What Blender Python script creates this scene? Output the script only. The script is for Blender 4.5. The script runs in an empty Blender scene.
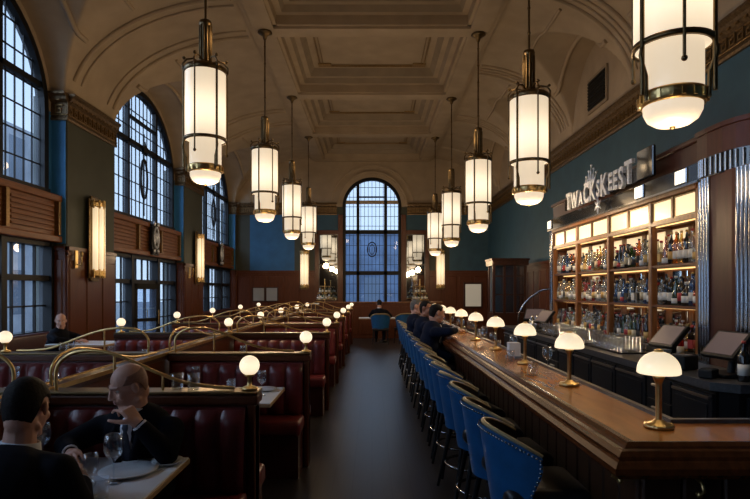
import bpy, bmesh, math, random
from mathutils import Vector, Matrix, Euler
random.seed(7)
PI = math.pi
C = bpy.context.scene.collection
F, VX, VY, H = 560.0, 372.0, 290.0, 1.6
def wx(px, Y): return (px - VX) * Y / F
def wz(py, Y): return H - (py - VY) * Y / F
def R(d): return math.radians(d)

# ---------------------------------------------------------------- materials
MATS = {}
def _base(name):
    m = bpy.data.materials.new(name); m.use_nodes = True
    nt = m.node_tree
    return m, nt, nt.nodes['Principled BSDF']
def mat(name, col, rough=.5, metal=0, var=0, scale=8, bump=0, stretch=(1, 1, 1), col2=None, coat=0, spec=.5, emit=None, es=0, trans=0):
    m, nt, b = _base(name)
    N, L = nt.nodes, nt.links
    b.inputs['Roughness'].default_value = rough
    b.inputs['Metallic'].default_value = metal
    b.inputs['Coat Weight'].default_value = coat
    b.inputs['Coat Roughness'].default_value = .12
    b.inputs['Specular IOR Level'].default_value = spec
    b.inputs['Transmission Weight'].default_value = trans
    b.inputs['Base Color'].default_value = (*col, 1)
    if emit:
        b.inputs['Emission Color'].default_value = (*emit, 1); b.inputs['Emission Strength'].default_value = es
    if var or bump or col2:
        tc = N.new('ShaderNodeTexCoord'); mp = N.new('ShaderNodeMapping'); nz = N.new('ShaderNodeTexNoise')
        mp.inputs['Scale'].default_value = stretch
        nz.inputs['Scale'].default_value = scale; nz.inputs['Detail'].default_value = 5
        L.new(tc.outputs['Object'], mp.inputs['Vector']); L.new(mp.outputs['Vector'], nz.inputs['Vector'])
        if var or col2:
            cr = N.new('ShaderNodeValToRGB')
            c2 = col2 or tuple(c * (1 - var) for c in col)
            c1 = col if col2 else tuple(min(1, c * (1 + var)) for c in col)
            cr.color_ramp.elements[0].position = .3; cr.color_ramp.elements[1].position = .7
            cr.color_ramp.elements[0].color = (*c2, 1); cr.color_ramp.elements[1].color = (*c1, 1)
            L.new(nz.outputs['Fac'], cr.inputs['Fac']); L.new(cr.outputs['Color'], b.inputs['Base Color'])
        if bump:
            bp = N.new('ShaderNodeBump'); bp.inputs['Strength'].default_value = bump; bp.inputs['Distance'].default_value = .02
            L.new(nz.outputs['Fac'], bp.inputs['Height']); L.new(bp.outputs['Normal'], b.inputs['Normal'])
    MATS[name] = m
    return m
def glassmat(name, tint, refl=.9, rough=.02, base=.04, haze=0):
    m = bpy.data.materials.new(name); m.use_nodes = True
    nt = m.node_tree; N, L = nt.nodes, nt.links
    for n in list(N): N.remove(n)
    o = N.new('ShaderNodeOutputMaterial'); t = N.new('ShaderNodeBsdfTransparent'); g = N.new('ShaderNodeBsdfGlossy')
    t.inputs['Color'].default_value = (*tint, 1); g.inputs['Roughness'].default_value = rough
    g.inputs['Color'].default_value = (refl, refl, refl, 1)
    f = N.new('ShaderNodeLayerWeight'); f.inputs['Blend'].default_value = .5
    pw = N.new('ShaderNodeMath'); pw.operation = 'POWER'; pw.inputs[1].default_value = 3.5; L.new(f.outputs['Facing'], pw.inputs[0])
    f = N.new('ShaderNodeMath'); f.operation = 'MULTIPLY'; f.inputs[1].default_value = .75; L.new(pw.outputs[0], f.inputs[0])
    ad = N.new('ShaderNodeMath'); ad.operation = 'ADD'; ad.inputs[1].default_value = base; ad.use_clamp = True
    mx = N.new('ShaderNodeMixShader')
    L.new(f.outputs[0], ad.inputs[0]); L.new(ad.outputs[0], mx.inputs[0]); L.new(t.outputs[0], mx.inputs[1]); L.new(g.outputs[0], mx.inputs[2])
    last = mx
    if haze:
        d = N.new('ShaderNodeBsdfTranslucent'); d.inputs['Color'].default_value = (.75, .85, 1, 1)
        nz = N.new('ShaderNodeTexNoise'); nz.inputs['Scale'].default_value = 1.3
        tc = N.new('ShaderNodeTexCoord'); L.new(tc.outputs['Object'], nz.inputs['Vector'])
        mu = N.new('ShaderNodeMath'); mu.operation = 'MULTIPLY'; mu.inputs[1].default_value = haze * 2
        L.new(nz.outputs['Fac'], mu.inputs[0])
        m2 = N.new('ShaderNodeMixShader'); L.new(mu.outputs[0], m2.inputs[0]); L.new(mx.outputs[0], m2.inputs[1]); L.new(d.outputs[0], m2.inputs[2])
        last = m2
    L.new(last.outputs[0], o.inputs['Surface'])
    MATS[name] = m
    return m
def lampmat(name, col, s0, s1=0, zc=0, w=1, ribs=0):
    """opal glass lit from inside; a little brighter where the bulb sits (height zc of the object's own frame)"""
    m, nt, b = _base(name); N, L = nt.nodes, nt.links
    b.inputs['Base Color'].default_value = (.55, .5, .42, 1); b.inputs['Roughness'].default_value = .25
    b.inputs['Emission Color'].default_value = (*col, 1); b.inputs['Emission Strength'].default_value = s0
    if s1:
        tc = N.new('ShaderNodeTexCoord'); sx = N.new('ShaderNodeSeparateXYZ'); L.new(tc.outputs['Object'], sx.inputs[0])
        a = N.new('ShaderNodeMath'); a.operation = 'SUBTRACT'; a.inputs[1].default_value = zc; L.new(sx.outputs['Z'], a.inputs[0])
        d = N.new('ShaderNodeMath'); d.operation = 'DIVIDE'; d.inputs[1].default_value = w; L.new(a.outputs[0], d.inputs[0])
        p = N.new('ShaderNodeMath'); p.operation = 'MULTIPLY'; L.new(d.outputs[0], p.inputs[0]); L.new(d.outputs[0], p.inputs[1])
        ng = N.new('ShaderNodeMath'); ng.operation = 'MULTIPLY'; ng.inputs[1].default_value = -1; L.new(p.outputs[0], ng.inputs[0])
        e = N.new('ShaderNodeMath'); e.operation = 'EXPONENT'; L.new(ng.outputs[0], e.inputs[0])
        k = N.new('ShaderNodeMath'); k.operation = 'MULTIPLY_ADD'; k.inputs[1].default_value = s1; k.inputs[2].default_value = s0
        L.new(e.outputs[0], k.inputs[0]); L.new(k.outputs[0], b.inputs['Emission Strength'])
    MATS[name] = m
    return m
def plankmat(name, c1, c2, rough, plank, axis='y', coat=0, gloss_var=.03):
    """long boards with grain; boards run along axis"""
    m, nt, b = _base(name); N, L = nt.nodes, nt.links
    tc = N.new('ShaderNodeTexCoord'); mp = N.new('ShaderNodeMapping'); L.new(tc.outputs['Object'], mp.inputs['Vector'])
    mp.inputs['Rotation'].default_value = (0, 0, PI / 2 if axis == 'y' else 0)
    br = N.new('ShaderNodeTexBrick'); br.offset = .37
    br.inputs['Scale'].default_value = 1; br.inputs['Brick Width'].default_value = 1.6; br.inputs['Row Height'].default_value = plank
    br.inputs['Mortar Size'].default_value = .003; br.inputs['Color1'].default_value = (*c1, 1); br.inputs['Color2'].default_value = (*c2, 1)
    br.inputs['Mortar'].default_value = (.004, .003, .003, 1)
    L.new(mp.outputs['Vector'], br.inputs['Vector'])
    m2 = N.new('ShaderNodeMapping'); m2.inputs['Scale'].default_value = (1.2, 22, 1); L.new(mp.outputs['Vector'], m2.inputs['Vector'])
    nz = N.new('ShaderNodeTexNoise'); nz.inputs['Scale'].default_value = 3; nz.inputs['Detail'].default_value = 6; L.new(m2.outputs['Vector'], nz.inputs['Vector'])
    mx = N.new('ShaderNodeMix'); mx.data_type = 'RGBA'; mx.blend_type = 'MULTIPLY'; mx.inputs[0].default_value = .6
    L.new(br.outputs['Color'], mx.inputs[6])
    cr = N.new('ShaderNodeValToRGB'); cr.color_ramp.elements[0].color = (.45, .45, .45, 1); cr.color_ramp.elements[1].color = (1.3, 1.3, 1.3, 1)
    cr.color_ramp.elements[0].position = .3; cr.color_ramp.elements[1].position = .72
    L.new(nz.outputs['Fac'], cr.inputs['Fac']); L.new(cr.outputs['Color'], mx.inputs[7]); L.new(mx.outputs[2], b.inputs['Base Color'])
    mr = N.new('ShaderNodeMapRange'); mr.inputs['To Min'].default_value = rough - gloss_var; mr.inputs['To Max'].default_value = rough + gloss_var
    L.new(nz.outputs['Fac'], mr.inputs['Value']); L.new(mr.outputs[0], b.inputs['Roughness'])
    bp = N.new('ShaderNodeBump'); bp.inputs['Strength'].default_value = .04; bp.inputs['Distance'].default_value = .002
    L.new(br.outputs['Fac'], bp.inputs['Height']); bp.invert = True; L.new(bp.outputs['Normal'], b.inputs['Normal'])
    b.inputs['Coat Weight'].default_value = coat; b.inputs['Coat Roughness'].default_value = .1
    MATS[name] = m
    return m

plankmat('floor_boards', (.034, .029, .028), (.024, .022, .022), .31, .16)
mat('plaster', (.40, .31, .215), .8, var=.10, scale=2.2, bump=.05)
mat('plaster_dark', (.30, .235, .165), .8, var=.12, scale=2.5)
mat('gilt', (.26, .165, .07), .42, .8, var=.25, scale=30)
mat('bronze', (.16, .105, .055), .42, .7, var=.4, scale=26, bump=.35)
mat('wall_blue', (.03, .085, .125), .62, var=.12, scale=3)
mat('reveal_blue', (.035, .19, .42), .6, var=.12, scale=3)
mat('panel_blue', (.022, .11, .23), .6, var=.12, scale=3)
mat('wall_olive', (.045, .05, .035), .62, var=.12, scale=3)
mat('wood_red', (.105, .030, .011), .33, var=.16, scale=5, stretch=(6, 6, .7), coat=.04, spec=.35)
mat('wood_dark', (.05, .018, .009), .3, var=.35, scale=5, stretch=(6, 6, .7), coat=.3)
mat('wood_amber', (.22, .085, .025), .4, var=.35, scale=5, stretch=(6, 6, .8))
mat('wood_band', (.19, .068, .020), .42, var=.25, scale=5, stretch=(4, .8, 8), spec=.35)
mat('wood_bar', (.48, .16, .03), .19, var=.15, scale=3, stretch=(7, 1.2, 9), spec=.85)
MATS['wood_bar'].node_tree.nodes['Principled BSDF'].inputs['Specular Tint'].default_value = (1, .72, .36, 1)
mat('wood_rail', (.10, .026, .007), .2, var=.3, scale=4, stretch=(9, 1.2, 9), spec=.45)
MATS['wood_rail'].node_tree.nodes['Principled BSDF'].inputs['Specular Tint'].default_value = (1, .74, .42, 1)
mat('wood_front', (.028, .011, .005), .4, var=.3, scale=5, stretch=(5, 5, .7), spec=.3)
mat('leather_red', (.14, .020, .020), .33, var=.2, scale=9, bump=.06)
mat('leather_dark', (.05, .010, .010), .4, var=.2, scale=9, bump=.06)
mat('leather_blue', (.012, .085, .23), .38, var=.15, scale=12, bump=.06)
mat('leather_black', (.012, .012, .014), .35, bump=.05, scale=20)
mat('piping_gold', (.26, .19, .085), .4)
mat('brass', (.72, .49, .20), .32, 1, var=.15, scale=14)
mat('brass_dark', (.17, .115, .055), .34, 1, var=.2, scale=14)
mat('chrome', (.30, .31, .33), .14, 1)
mat('wood_maroon', (.055, .017, .011), .3, var=.2, scale=5, stretch=(6, 6, .7), spec=.4)
mat('steel', (.45, .46, .48), .3, 1)
mat('iron', (.004, .0045, .006), .5, spec=.3)
mat('black_gloss', (.006, .007, .010), .10, coat=.5)
mat('black_matte', (.006, .007, .008), .5, spec=.25)
mat('black_unit', (.009, .011, .014), .4, spec=.25)
mat('counter_stone', (.06, .063, .068), .28, var=.3, scale=30)
mat('marble', (.78, .82, .88), .3, var=.05, scale=4)
mat('table_edge', (.40, .26, .13), .4, var=.2)
mat('china', (.7, .72, .75), .25)
mat('linen', (.65, .65, .66), .8)
mat('paper', (.36, .36, .33), .8)
mat('screen', (.10, .08, .08), .2, emit=(.42, .30, .30), es=.12)
mat('mirror', (.62, .64, .64), .03, 1)
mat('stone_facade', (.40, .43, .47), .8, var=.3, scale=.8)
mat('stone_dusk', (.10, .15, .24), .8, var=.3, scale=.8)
mat('stone_dark', (.12, .16, .22), .7)
mat('street', (.08, .09, .10), .6, var=.2)
mat('letter_metal', (.62, .66, .74), .35, .3, var=.3, scale=40)
mat('leaf', (.05, .09, .03), .5, var=.4, scale=20)
mat('suit', (.0035, .0045, .009), .85, spec=.12)
mat('suit_navy', (.006, .010, .026), .85, spec=.12)
mat('shirt', (.62, .64, .70), .7)
mat('tie', (.02, .03, .055), .5)
mat('skin', (.60, .33, .24), .5, var=.08, scale=14)
mat('skin_tan', (.34, .15, .09), .5, var=.10, scale=14)
mat('lip', (.34, .12, .09), .5)
mat('eye_white', (.6, .58, .55), .3)
mat('eye_dark', (.015, .01, .008), .2)
mat('hair_dark', (.012, .009, .008), .65, var=.4, scale=90, bump=.2, spec=.15)
mat('hair_grey', (.11, .105, .10), .6, var=.4, scale=90, bump=.5)
mat('stubble', (.27, .14, .10), .6, var=.15, scale=90)
mat('shoe', (.008, .006, .005), .25)
mat('frosted', (.7, .7, .66), .35, emit=(1, .72, .42), es=2.2)
glassmat('window_glass', (.80, .86, .94), .9, .015, .05, haze=.05)
glassmat('clear_glass', (.90, .93, .96), 1, .03, .10, haze=.012)  # pale translucent haze mixed in so the clear glasses show brighter
glassmat('cabinet_glass', (.5, .55, .6), .9, .05, .1)
WARM = (1.0, .66, .34)
lampmat('lamp_pendant', (1.0, .79, .54), .72, .65, .95, .27)
lampmat('lamp_bowl', (1.0, .79, .55), .80)
lampmat('lamp_globe', (1.0, .81, .56), .82, .35, .137, .045)
lampmat('lamp_dome', (1.0, .81, .54), .70, .42, .235, .07)
lampmat('lamp_sconce', (1.0, .76, .46), .75, .5, .75, .35)
lampmat('lamp_panel', (1.0, .77, .42), 1.0)
lampmat('lamp_panel_dim', (1.0, .74, .40), .75)
lampmat('reflection_glow', (.8, .72, .55), .22)  # glow put into a mirror face to stand for its pale reflection
lampmat('strip_glow', (1.0, .60, .22), 1.8)  # amber glow for the strips added around the bottle shelves
lampmat('lamp_white', (1.0, .9, .72), 1.6)
lampmat('flame', (1.0, .55, .2), 6.0)

# ---------------------------------------------------------------- mesh collecting
class MB:
    def __init__(s): s.v, s.f, s.m, s.s = [], [], [], []
    def add(s, vs, fs, mi=0, sm=False):
        o = len(s.v); s.v += [tuple(v) for v in vs]
        for f in fs:
            s.f.append([i + o for i in f]); s.m.append(mi); s.s.append(sm)
        return s
    def box(s, x0, y0, z0, x1, y1, z1, mi=0, bev=0, seg=2, M=None):
        vs = [(x0, y0, z0), (x1, y0, z0), (x1, y1, z0), (x0, y1, z0), (x0, y0, z1), (x1, y0, z1), (x1, y1, z1), (x0, y1, z1)]
        fs = [(3, 2, 1, 0), (4, 5, 6, 7), (0, 1, 5, 4), (1, 2, 6, 5), (2, 3, 7, 6), (3, 0, 4, 7)]
        if bev:
            bm = bmesh.new(); bv = [bm.verts.new(v) for v in vs]
            for f in fs: bm.faces.new([bv[i] for i in f])
            bmesh.ops.bevel(bm, geom=bm.edges[:], offset=bev, segments=seg, profile=.5, affect='EDGES')
            bm.verts.index_update()
            vs = [v.co[:] for v in bm.verts]; fs = [[v.index for v in f.verts] for f in bm.faces]; bm.free()
        if M: vs = [(M @ Vector(v))[:] for v in vs]
        return s.add(vs, fs, mi, bev >= .03)
    def cyl(s, a, b, r0, r1=None, seg=10, mi=0, cap=True):
        a, b = Vector(a), Vector(b); r1 = r0 if r1 is None else r1
        d = (b - a).normalized(); u = d.orthogonal().normalized(); w = d.cross(u)
        vs = []
        for p, r in ((a, r0), (b, r1)):
            for i in range(seg):
                t = 2 * PI * i / seg; vs.append(p + u * r * math.cos(t) + w * r * math.sin(t))
        s.add(vs, [(i, (i + 1) % seg, seg + (i + 1) % seg, seg + i) for i in range(seg)], mi, True)
        if cap:
            s.add(vs[:seg], [list(range(seg))[::-1]], mi); s.add(vs[seg:], [list(range(seg))], mi)
        return s
    def tube(s, pts, r, seg=8, mi=0):
        pts = [Vector(p) for p in pts]; n = len(pts); vs = []; u = None
        for i, p in enumerate(pts):
            d = (pts[min(i + 1, n - 1)] - pts[max(i - 1, 0)]).normalized()
            u = d.orthogonal().normalized() if u is None else (u - d * u.dot(d)).normalized()
            w = d.cross(u); rr = r[i] if isinstance(r, (list, tuple)) else r
            for k in range(seg):
                t = 2 * PI * k / seg; vs.append(p + u * rr * math.cos(t) + w * rr * math.sin(t))
        fs = [(i * seg + k, i * seg + (k + 1) % seg, (i + 1) * seg + (k + 1) % seg, (i + 1) * seg + k) for i in range(n - 1) for k in range(seg)]
        s.add(vs, fs, mi, True)
        s.add(vs[:seg], [list(range(seg))[::-1]], mi); s.add(vs[-seg:], [list(range(seg))], mi)
        return s
    def ell(s, c, r, M=None, seg=16, rings=10, mi=0):
        if not isinstance(r, (tuple, list)): r = (r, r, r)
        c = Vector(c); vs = []
        for j in range(1, rings):
            ph = PI * j / rings
            for i in range(seg):
                t = 2 * PI * i / seg
                v = Vector((r[0] * math.sin(ph) * math.cos(t), r[1] * math.sin(ph) * math.sin(t), r[2] * math.cos(ph)))
                vs.append(c + (M @ v if M else v))
        top, bot = Vector((0, 0, r[2])), Vector((0, 0, -r[2]))
        vs += [c + (M @ top if M else top), c + (M @ bot if M else bot)]; T = len(vs) - 2
        fs = [(j * seg + i, (j + 1) * seg + i, (j + 1) * seg + (i + 1) % seg, j * seg + (i + 1) % seg) for j in range(rings - 2) for i in range(seg)]
        fs += [(T, i, (i + 1) % seg) for i in range(seg)]
        fs += [(T + 1, (rings - 2) * seg + (i + 1) % seg, (rings - 2) * seg + i) for i in range(seg)]
        return s.add(vs, fs, mi, True)
    def lathe(s, prof, c=(0, 0, 0), seg=24, mi=0, sm=True, a0=0, a1=2 * PI):
        full = abs(a1 - a0 - 2 * PI) < 1e-6; n = seg if full else seg + 1; vs = []
        for r, z in prof:
            for i in range(n):
                t = a0 + (a1 - a0) * i / seg; vs.append((c[0] + r * math.cos(t), c[1] + r * math.sin(t), c[2] + z))
        fs = []
        for j in range(len(prof) - 1):
            for i in range(seg):
                k = (i + 1) % n; fs.append((j * n + i, j * n + k, (j + 1) * n + k, (j + 1) * n + i))
        return s.add(vs, fs, mi, sm)
    def prism(s, poly, axis, a, b, mi=0, sm=False):
        """closed 2D outline extruded from a to b along axis; (p,q) = (y,z) for x, (x,z) for y, (x,y) for z"""
        def P(p, q, h): return {'x': (h, p, q), 'y': (p, h, q), 'z': (p, q, h)}[axis]
        n = len(poly); vs = [P(p, q, a) for p, q in poly] + [P(p, q, b) for p, q in poly]
        s.add(vs, [(i, (i + 1) % n, n + (i + 1) % n, n + i) for i in range(n)], mi, sm)
        return s.add(vs, [list(range(n))[::-1], list(range(n, 2 * n))], mi)
    def grid(s, fn, nu, nv, mi=0, sm=True):
        vs = [fn(i / nu, j / nv) for j in range(nv + 1) for i in range(nu + 1)]; w = nu + 1
        return s.add(vs, [(j * w + i, j * w + i + 1, (j + 1) * w + i + 1, (j + 1) * w + i) for j in range(nv) for i in range(nu)], mi, sm)
    def rot(s, rz, loc=(0, 0, 0)):
        M = Matrix.Translation(loc) @ Matrix.Rotation(rz, 4, 'Z'); s.v = [(M @ Vector(v))[:] for v in s.v]; return s
    def build(s, name, mats, parent=None, world=True, fix=True):
        off = Vector((0, 0, 0))
        if parent is not None and world:
            p = parent
            while p is not None: off += p.location; p = p.parent
        me = bpy.data.meshes.new(name)
        me.from_pydata([tuple(Vector(v) - off) for v in s.v], [], s.f)
        if not isinstance(mats, (list, tuple)): mats = [mats]
        for m in mats: me.materials.append(MATS[m] if isinstance(m, str) else m)
        me.polygons.foreach_set('material_index', s.m); me.polygons.foreach_set('use_smooth', s.s)
        if fix:
            bm = bmesh.new(); bm.from_mesh(me); bmesh.ops.recalc_face_normals(bm, faces=bm.faces[:]); bm.to_mesh(me); bm.free()
        me.update()
        o = bpy.data.objects.new(name, me); C.objects.link(o); o.parent = parent
        return o
def tag(o, label=None, cat=None, group=None, kind=None):
    if label: o['label'] = label
    if cat: o['category'] = cat
    if group: o['group'] = group
    if kind: o['kind'] = kind
    return o
def empty(name, loc=(0, 0, 0), rz=0):
    o = bpy.data.objects.new(name, None); C.objects.link(o); o.location = loc; o.rotation_euler = (0, 0, rz); o.empty_display_size = .1
    return o
def thing(name, label, cat, loc=(0, 0, 0), rz=0, group=None): return tag(empty(name, loc, rz), label, cat, group)
def struct(o, label=None): o['kind'] = 'structure'; return o
KIDS = {}
def dup(o, loc=None, rz=None, label=None, group=None, parent=None):
    c = o.copy(); C.objects.link(c)
    if parent is not None: c.parent = parent
    if loc is not None: c.location = loc
    if rz is not None: c.rotation_euler = (0, 0, rz)
    if label: c['label'] = label
    if group: c['group'] = group
    for ch in list(o.children): dup(ch, parent=c)
    return c
def smooth_path(pts, n=8):
    """Catmull-Rom through the points"""
    P = [Vector(p) for p in pts]; out = []
    for i in range(len(P) - 1):
        a, b, c, d = P[max(i - 1, 0)], P[i], P[i + 1], P[min(i + 2, len(P) - 1)]
        for k in range(n):
            t = k / n
            out.append(.5 * ((2 * b) + (c - a) * t + (2 * a - 5 * b + 4 * c - d) * t * t + (3 * b - a - 3 * c + d) * t ** 3))
    return out + [P[-1]]
ORD = ['first', 'second', 'third', 'fourth', 'fifth', 'sixth', 'seventh', 'eighth', 'ninth', 'tenth', 'eleventh', 'twelfth', 'thirteenth', 'fourteenth', 'fifteenth', 'sixteenth', 'seventeenth', 'eighteenth', 'nineteenth', 'twentieth', 'twenty-first', 'twenty-second', 'twenty-third', 'twenty-fourth', 'twenty-fifth', 'twenty-sixth', 'twenty-seventh', 'twenty-eighth']
# ================================================================= the setting
WL, WR, YB, YF = -5.6, 4.8, 23.15, -8.0
ZC0, ZC1 = 4.72, 5.18                       # cornice
OPEN = [(-7.05, -2.55), (-.65, 3.85), (5.75, 10.25), (12.15, 16.65), (18.5, 22.95)]
mb = MB(); mb.box(-6.1, YF, -.1, WR + .2, YB + .2, 0)
struct(mb.build('floor', 'floor_boards'))
# ---- left wall: piers, blue reveals
mb = MB()
ped = [(YF, -7.05), (-2.55, -.65), (3.85, 5.75), (10.25, 12.15), (16.65, 18.5), (22.95, YB)]
for a, b in ped:
    mb.box(-6.2, a, 0, WL, b, 5.15)
    if b < 23: mb.box(-5.9, b, 2.45, WL - .004, b + .012, 4.72, 1)
    if a > 0: mb.box(-5.9, a - .012, 2.45, WL - .004, a, 4.72, 1)
    if a > 5: mb.box(WL - .0, a + .02, 2.42, WL + .012, a + .16, 4.72, 1 if 0 else 2)
for a, b in OPEN:
    mb.box(-6.2, a, 0, -5.98, b, .02)
struct(mb.build('wall_left', ['wall_olive', 'reveal_blue', 'wall_olive']))
def arch(yc, hw, rise, spring, n=28): return [(yc + hw * math.cos(PI - PI * i / n), spring + rise * math.sin(PI * i / n)) for i in range(n + 1)]
def arch_ring(mbx, inner, outer, axis, a, b, mi=0):
    for i in range(len(inner) - 1):
        mbx.prism([inner[i], inner[i + 1], outer[i + 1], outer[i]], axis, a, b, mi)
SPR, WHW, WRISE = 4.85, 2.12, 1.80
mb = MB()
for a, b in OPEN:
    c = (a + b) / 2
    arch_ring(mb, arch(c, WHW, WRISE, SPR), arch(c, 2.6, 2.3, SPR), 'x', -6.05, -5.86)
    mb.box(-6.05, a, 2.4, -5.86, c - WHW, SPR, 1); mb.box(-6.05, c + WHW, 2.4, -5.86, b, SPR, 1)
struct(mb.build('wall_left', ['plaster', 'reveal_blue']))
# ---- right wall
mb = MB(); mb.box(WR, YF, 0, WR + .2, YB, 7.3); mb.box(WR - .004, YF, 5.1, WR, YB, 7.25, 1)
struct(mb.build('wall_right', ['wall_blue', 'plaster']))
mb = MB(); mb.box(-6.1, YF - .2, 0, WR + .2, YF, 7.6)
struct(mb.build('wall_front', ['wood_dark']))
# ---- back wall with the arched opening
BW, BZ0, BSP = 1.2, 1.1, 5.03
mb = MB()
mb.box(-6.1, YB, 0, -BW, YB + .25, BSP); mb.box(BW, YB, 0, WR + .2, YB + .25, BSP); mb.box(-BW, YB, 0, BW, YB + .25, BZ0)
inner = arch(0, BW, BW, BSP); outer = [(min(WR + .2, max(-6.1, p * 5.2)), BSP + max(0, (q - BSP)) * 2.2) for p, q in inner]
outer[0] = (-6.1, BSP); outer[-1] = (WR + .2, BSP)
arch_ring(mb, inner, outer, 'y', YB, YB + .25, 1)
for x0, x1, m in ((-5.04, -3.2, 2), (-3.2, -2.25, 0), (2.25, 3.2, 0), (3.2, WR, 3)):
    mb.box(x0, YB - .03, 2.4, x1, YB + .001, 4.72, m)
mb.box(-2.35, YB - .02, 4.0, -1.35, YB, 4.72, 3); mb.box(1.35, YB - .02, 4.0, 2.35, YB, 4.72, 3)
mb.box(-6.1, YB - .01, 5.15, WR + .2, YB + .001, 5.3, 1)
struct(mb.build('wall_back', ['wall_olive', 'plaster', 'panel_blue', 'wall_blue']))
mb = MB(); mb.box(-6, YB, 5.1, -BW - .25, YB + .01, 7.3); mb.box(BW + .25, YB, 5.1, WR, YB + .01, 7.3)
# ---- ceiling: coffered flat over the aisle, groined coves down to the walls
Y0, BAY = 11.55, 3.85
def vault(side):
    W = 5.6 if side < 0 else 4.8
    if side < 0: bays = [((a + b) / 2, (b - a) / 2, 1.95, 4.85) for a, b in OPEN]
    else: bays = [(11.85 + BAY * k, 1.55, 1.80, 5.12) for k in range(-5, 3)]
    xe = 5.92 if side < 0 else 4.8
    def z(x, y):
        t = min(1, max(0, (x - 2.45) / (W - 2.45))); c = 5.12 + 1.91 * math.sqrt(max(0, 1 - t * t))
        if x > W - .001: c = 5.12
        for yc, hw, rise, sp in bays:
            d = abs(y - yc) / hw
            if d < 1: c = max(c, sp + rise * math.sqrt(1 - d * d))
        return c
    return z, xe, W, bays
mb = MB()
for sd in (-1, 1):
    z, xe, W, bays = vault(sd)
    ys = sorted(set([round(YF + i * .05, 3) for i in range(int((YB - YF) / .05) + 2)] + [round(b[0] + s * b[1] * k, 4) for b in bays for s in (-1, 1) for k in (1.0001, .9995, .985, .95)]))
    ys = [y for y in ys if y <= YB + .06]
    xs = [2.45 + (xe - 2.45) * i / 104 for i in range(105)]
    vs = [(sd * x, y, z(x, y)) for y in ys for x in xs]; w = len(xs)
    mb.add(vs, [(j * w + i, j * w + i + 1, (j + 1) * w + i + 1, (j + 1) * w + i) for j in range(len(ys) - 1) for i in range(w - 1)], 0, True)
ZB = 6.90
for sd in (-1, 1):
    x0, x1 = sorted((sd * 1.93, sd * 2.5)); mb.box(x0, YF, ZB + .05, x1, YB, 7.3)
    x0, x1 = sorted((sd * 2.0, sd * 2.4)); mb.box(x0, YF, ZB, x1, YB, 7.3)
def ring(mbx, ax, ay, az, bx, by, bz, cy, mi=0):
    A = [(-ax, cy - ay, az), (ax, cy - ay, az), (ax, cy + ay, az), (-ax, cy + ay, az)]; B = [(-bx, cy - by, bz), (bx, cy - by, bz), (bx, cy + by, bz), (-bx, cy + by, bz)]
    mbx.add(A + B, [(i, (i + 1) % 4, 4 + (i + 1) % 4, 4 + i) for i in range(4)], mi)
gm = MB()
for k in range(-5, 4):
    y = Y0 + BAY * k
    mb.box(-2.0, y - .26, ZB + .05, 2.0, min(YB, y + .26), 7.3); mb.box(-2.0, y - .19, ZB, 2.0, min(YB, y + .19), 7.3)
    cy = y + BAY / 2
    if cy > YB or k == 3: continue
    hx, hy = 1.94, BAY / 2 - .25
    ring(mb, hx, hy, ZB + .05, hx, hy, 7.14, cy); ring(mb, hx, hy, 7.14, hx - .14, hy - .14, 7.14, cy)
    ring(mb, hx - .14, hy - .14, 7.14, hx - .2, hy - .2, 7.26, cy, 1); ring(mb, hx - .2, hy - .2, 7.26, hx - .32, hy - .32, 7.26, cy)
    ring(mb, hx - .32, hy - .32, 7.26, hx - .42, hy - .42, 7.44, cy, 1)
    mb.box(-hx, cy - hy, 7.44, hx, cy + hy, 7.48)
    ax, ay = hx - .60, hy - .56
    for q, e in ((.0, .022), (.08, .012)):
        P = [(-ax + q, cy - ay + q, 7.43), (ax - q, cy - ay + q, 7.43), (ax - q, cy + ay - q, 7.43), (-ax + q, cy + ay - q, 7.43)]
        for i in range(4): gm.cyl(P[i], P[(i + 1) % 4], e, seg=6)
    for sx in (-1, 1):
        for sy in (-1, 1): gm.box(sx * (ax - .12) - .17, cy + sy * (ay - .1) - .1, 7.40, sx * (ax - .12) + .17, cy + sy * (ay - .1) + .1, 7.44, 0, .02)
struct(mb.build('ceiling', ['plaster', 'plaster_dark'], fix=False))
struct(gm.build('trim_1', 'gilt'))
# plaster ribs that follow the vaults
mb = MB()
for sd in (-1, 1):
    z, xe, W, bays = vault(sd)
    cz = lambda x: 5.12 + 1.91 * math.sqrt(max(0, 1 - min(1, (x - 2.45) / (W - 2.45)) ** 2))
    for yc, hw, rise, sp in bays:
        for off in (.16, .42) if sd < 0 else (.12, .3):
            for s in (-1, 1):
                y = yc + s * (hw + off)
                if not (1 < y < YB - .1): continue
                pts = [(sd * (W - .06 - (W - 2.7) * i / 18), y, cz(W - .06 - (W - 2.7) * i / 18) - .01) for i in range(19)]
                mb.tube(pts, .045 if off < .2 else .028, 6)
        if yc > 1.7:
            for x, r in ((W - .45, .05), (W - 1.3, .032)):
                pts = [(sd * x, yc + hw * .93 * math.cos(PI - PI * i / 24), 0) for i in range(25)]
                pts = [(a, b, z(abs(a), b) - .012) for a, b, _ in pts]; mb.tube(pts, r, 6)
struct(mb.build('trim_2', 'plaster'))
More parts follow.
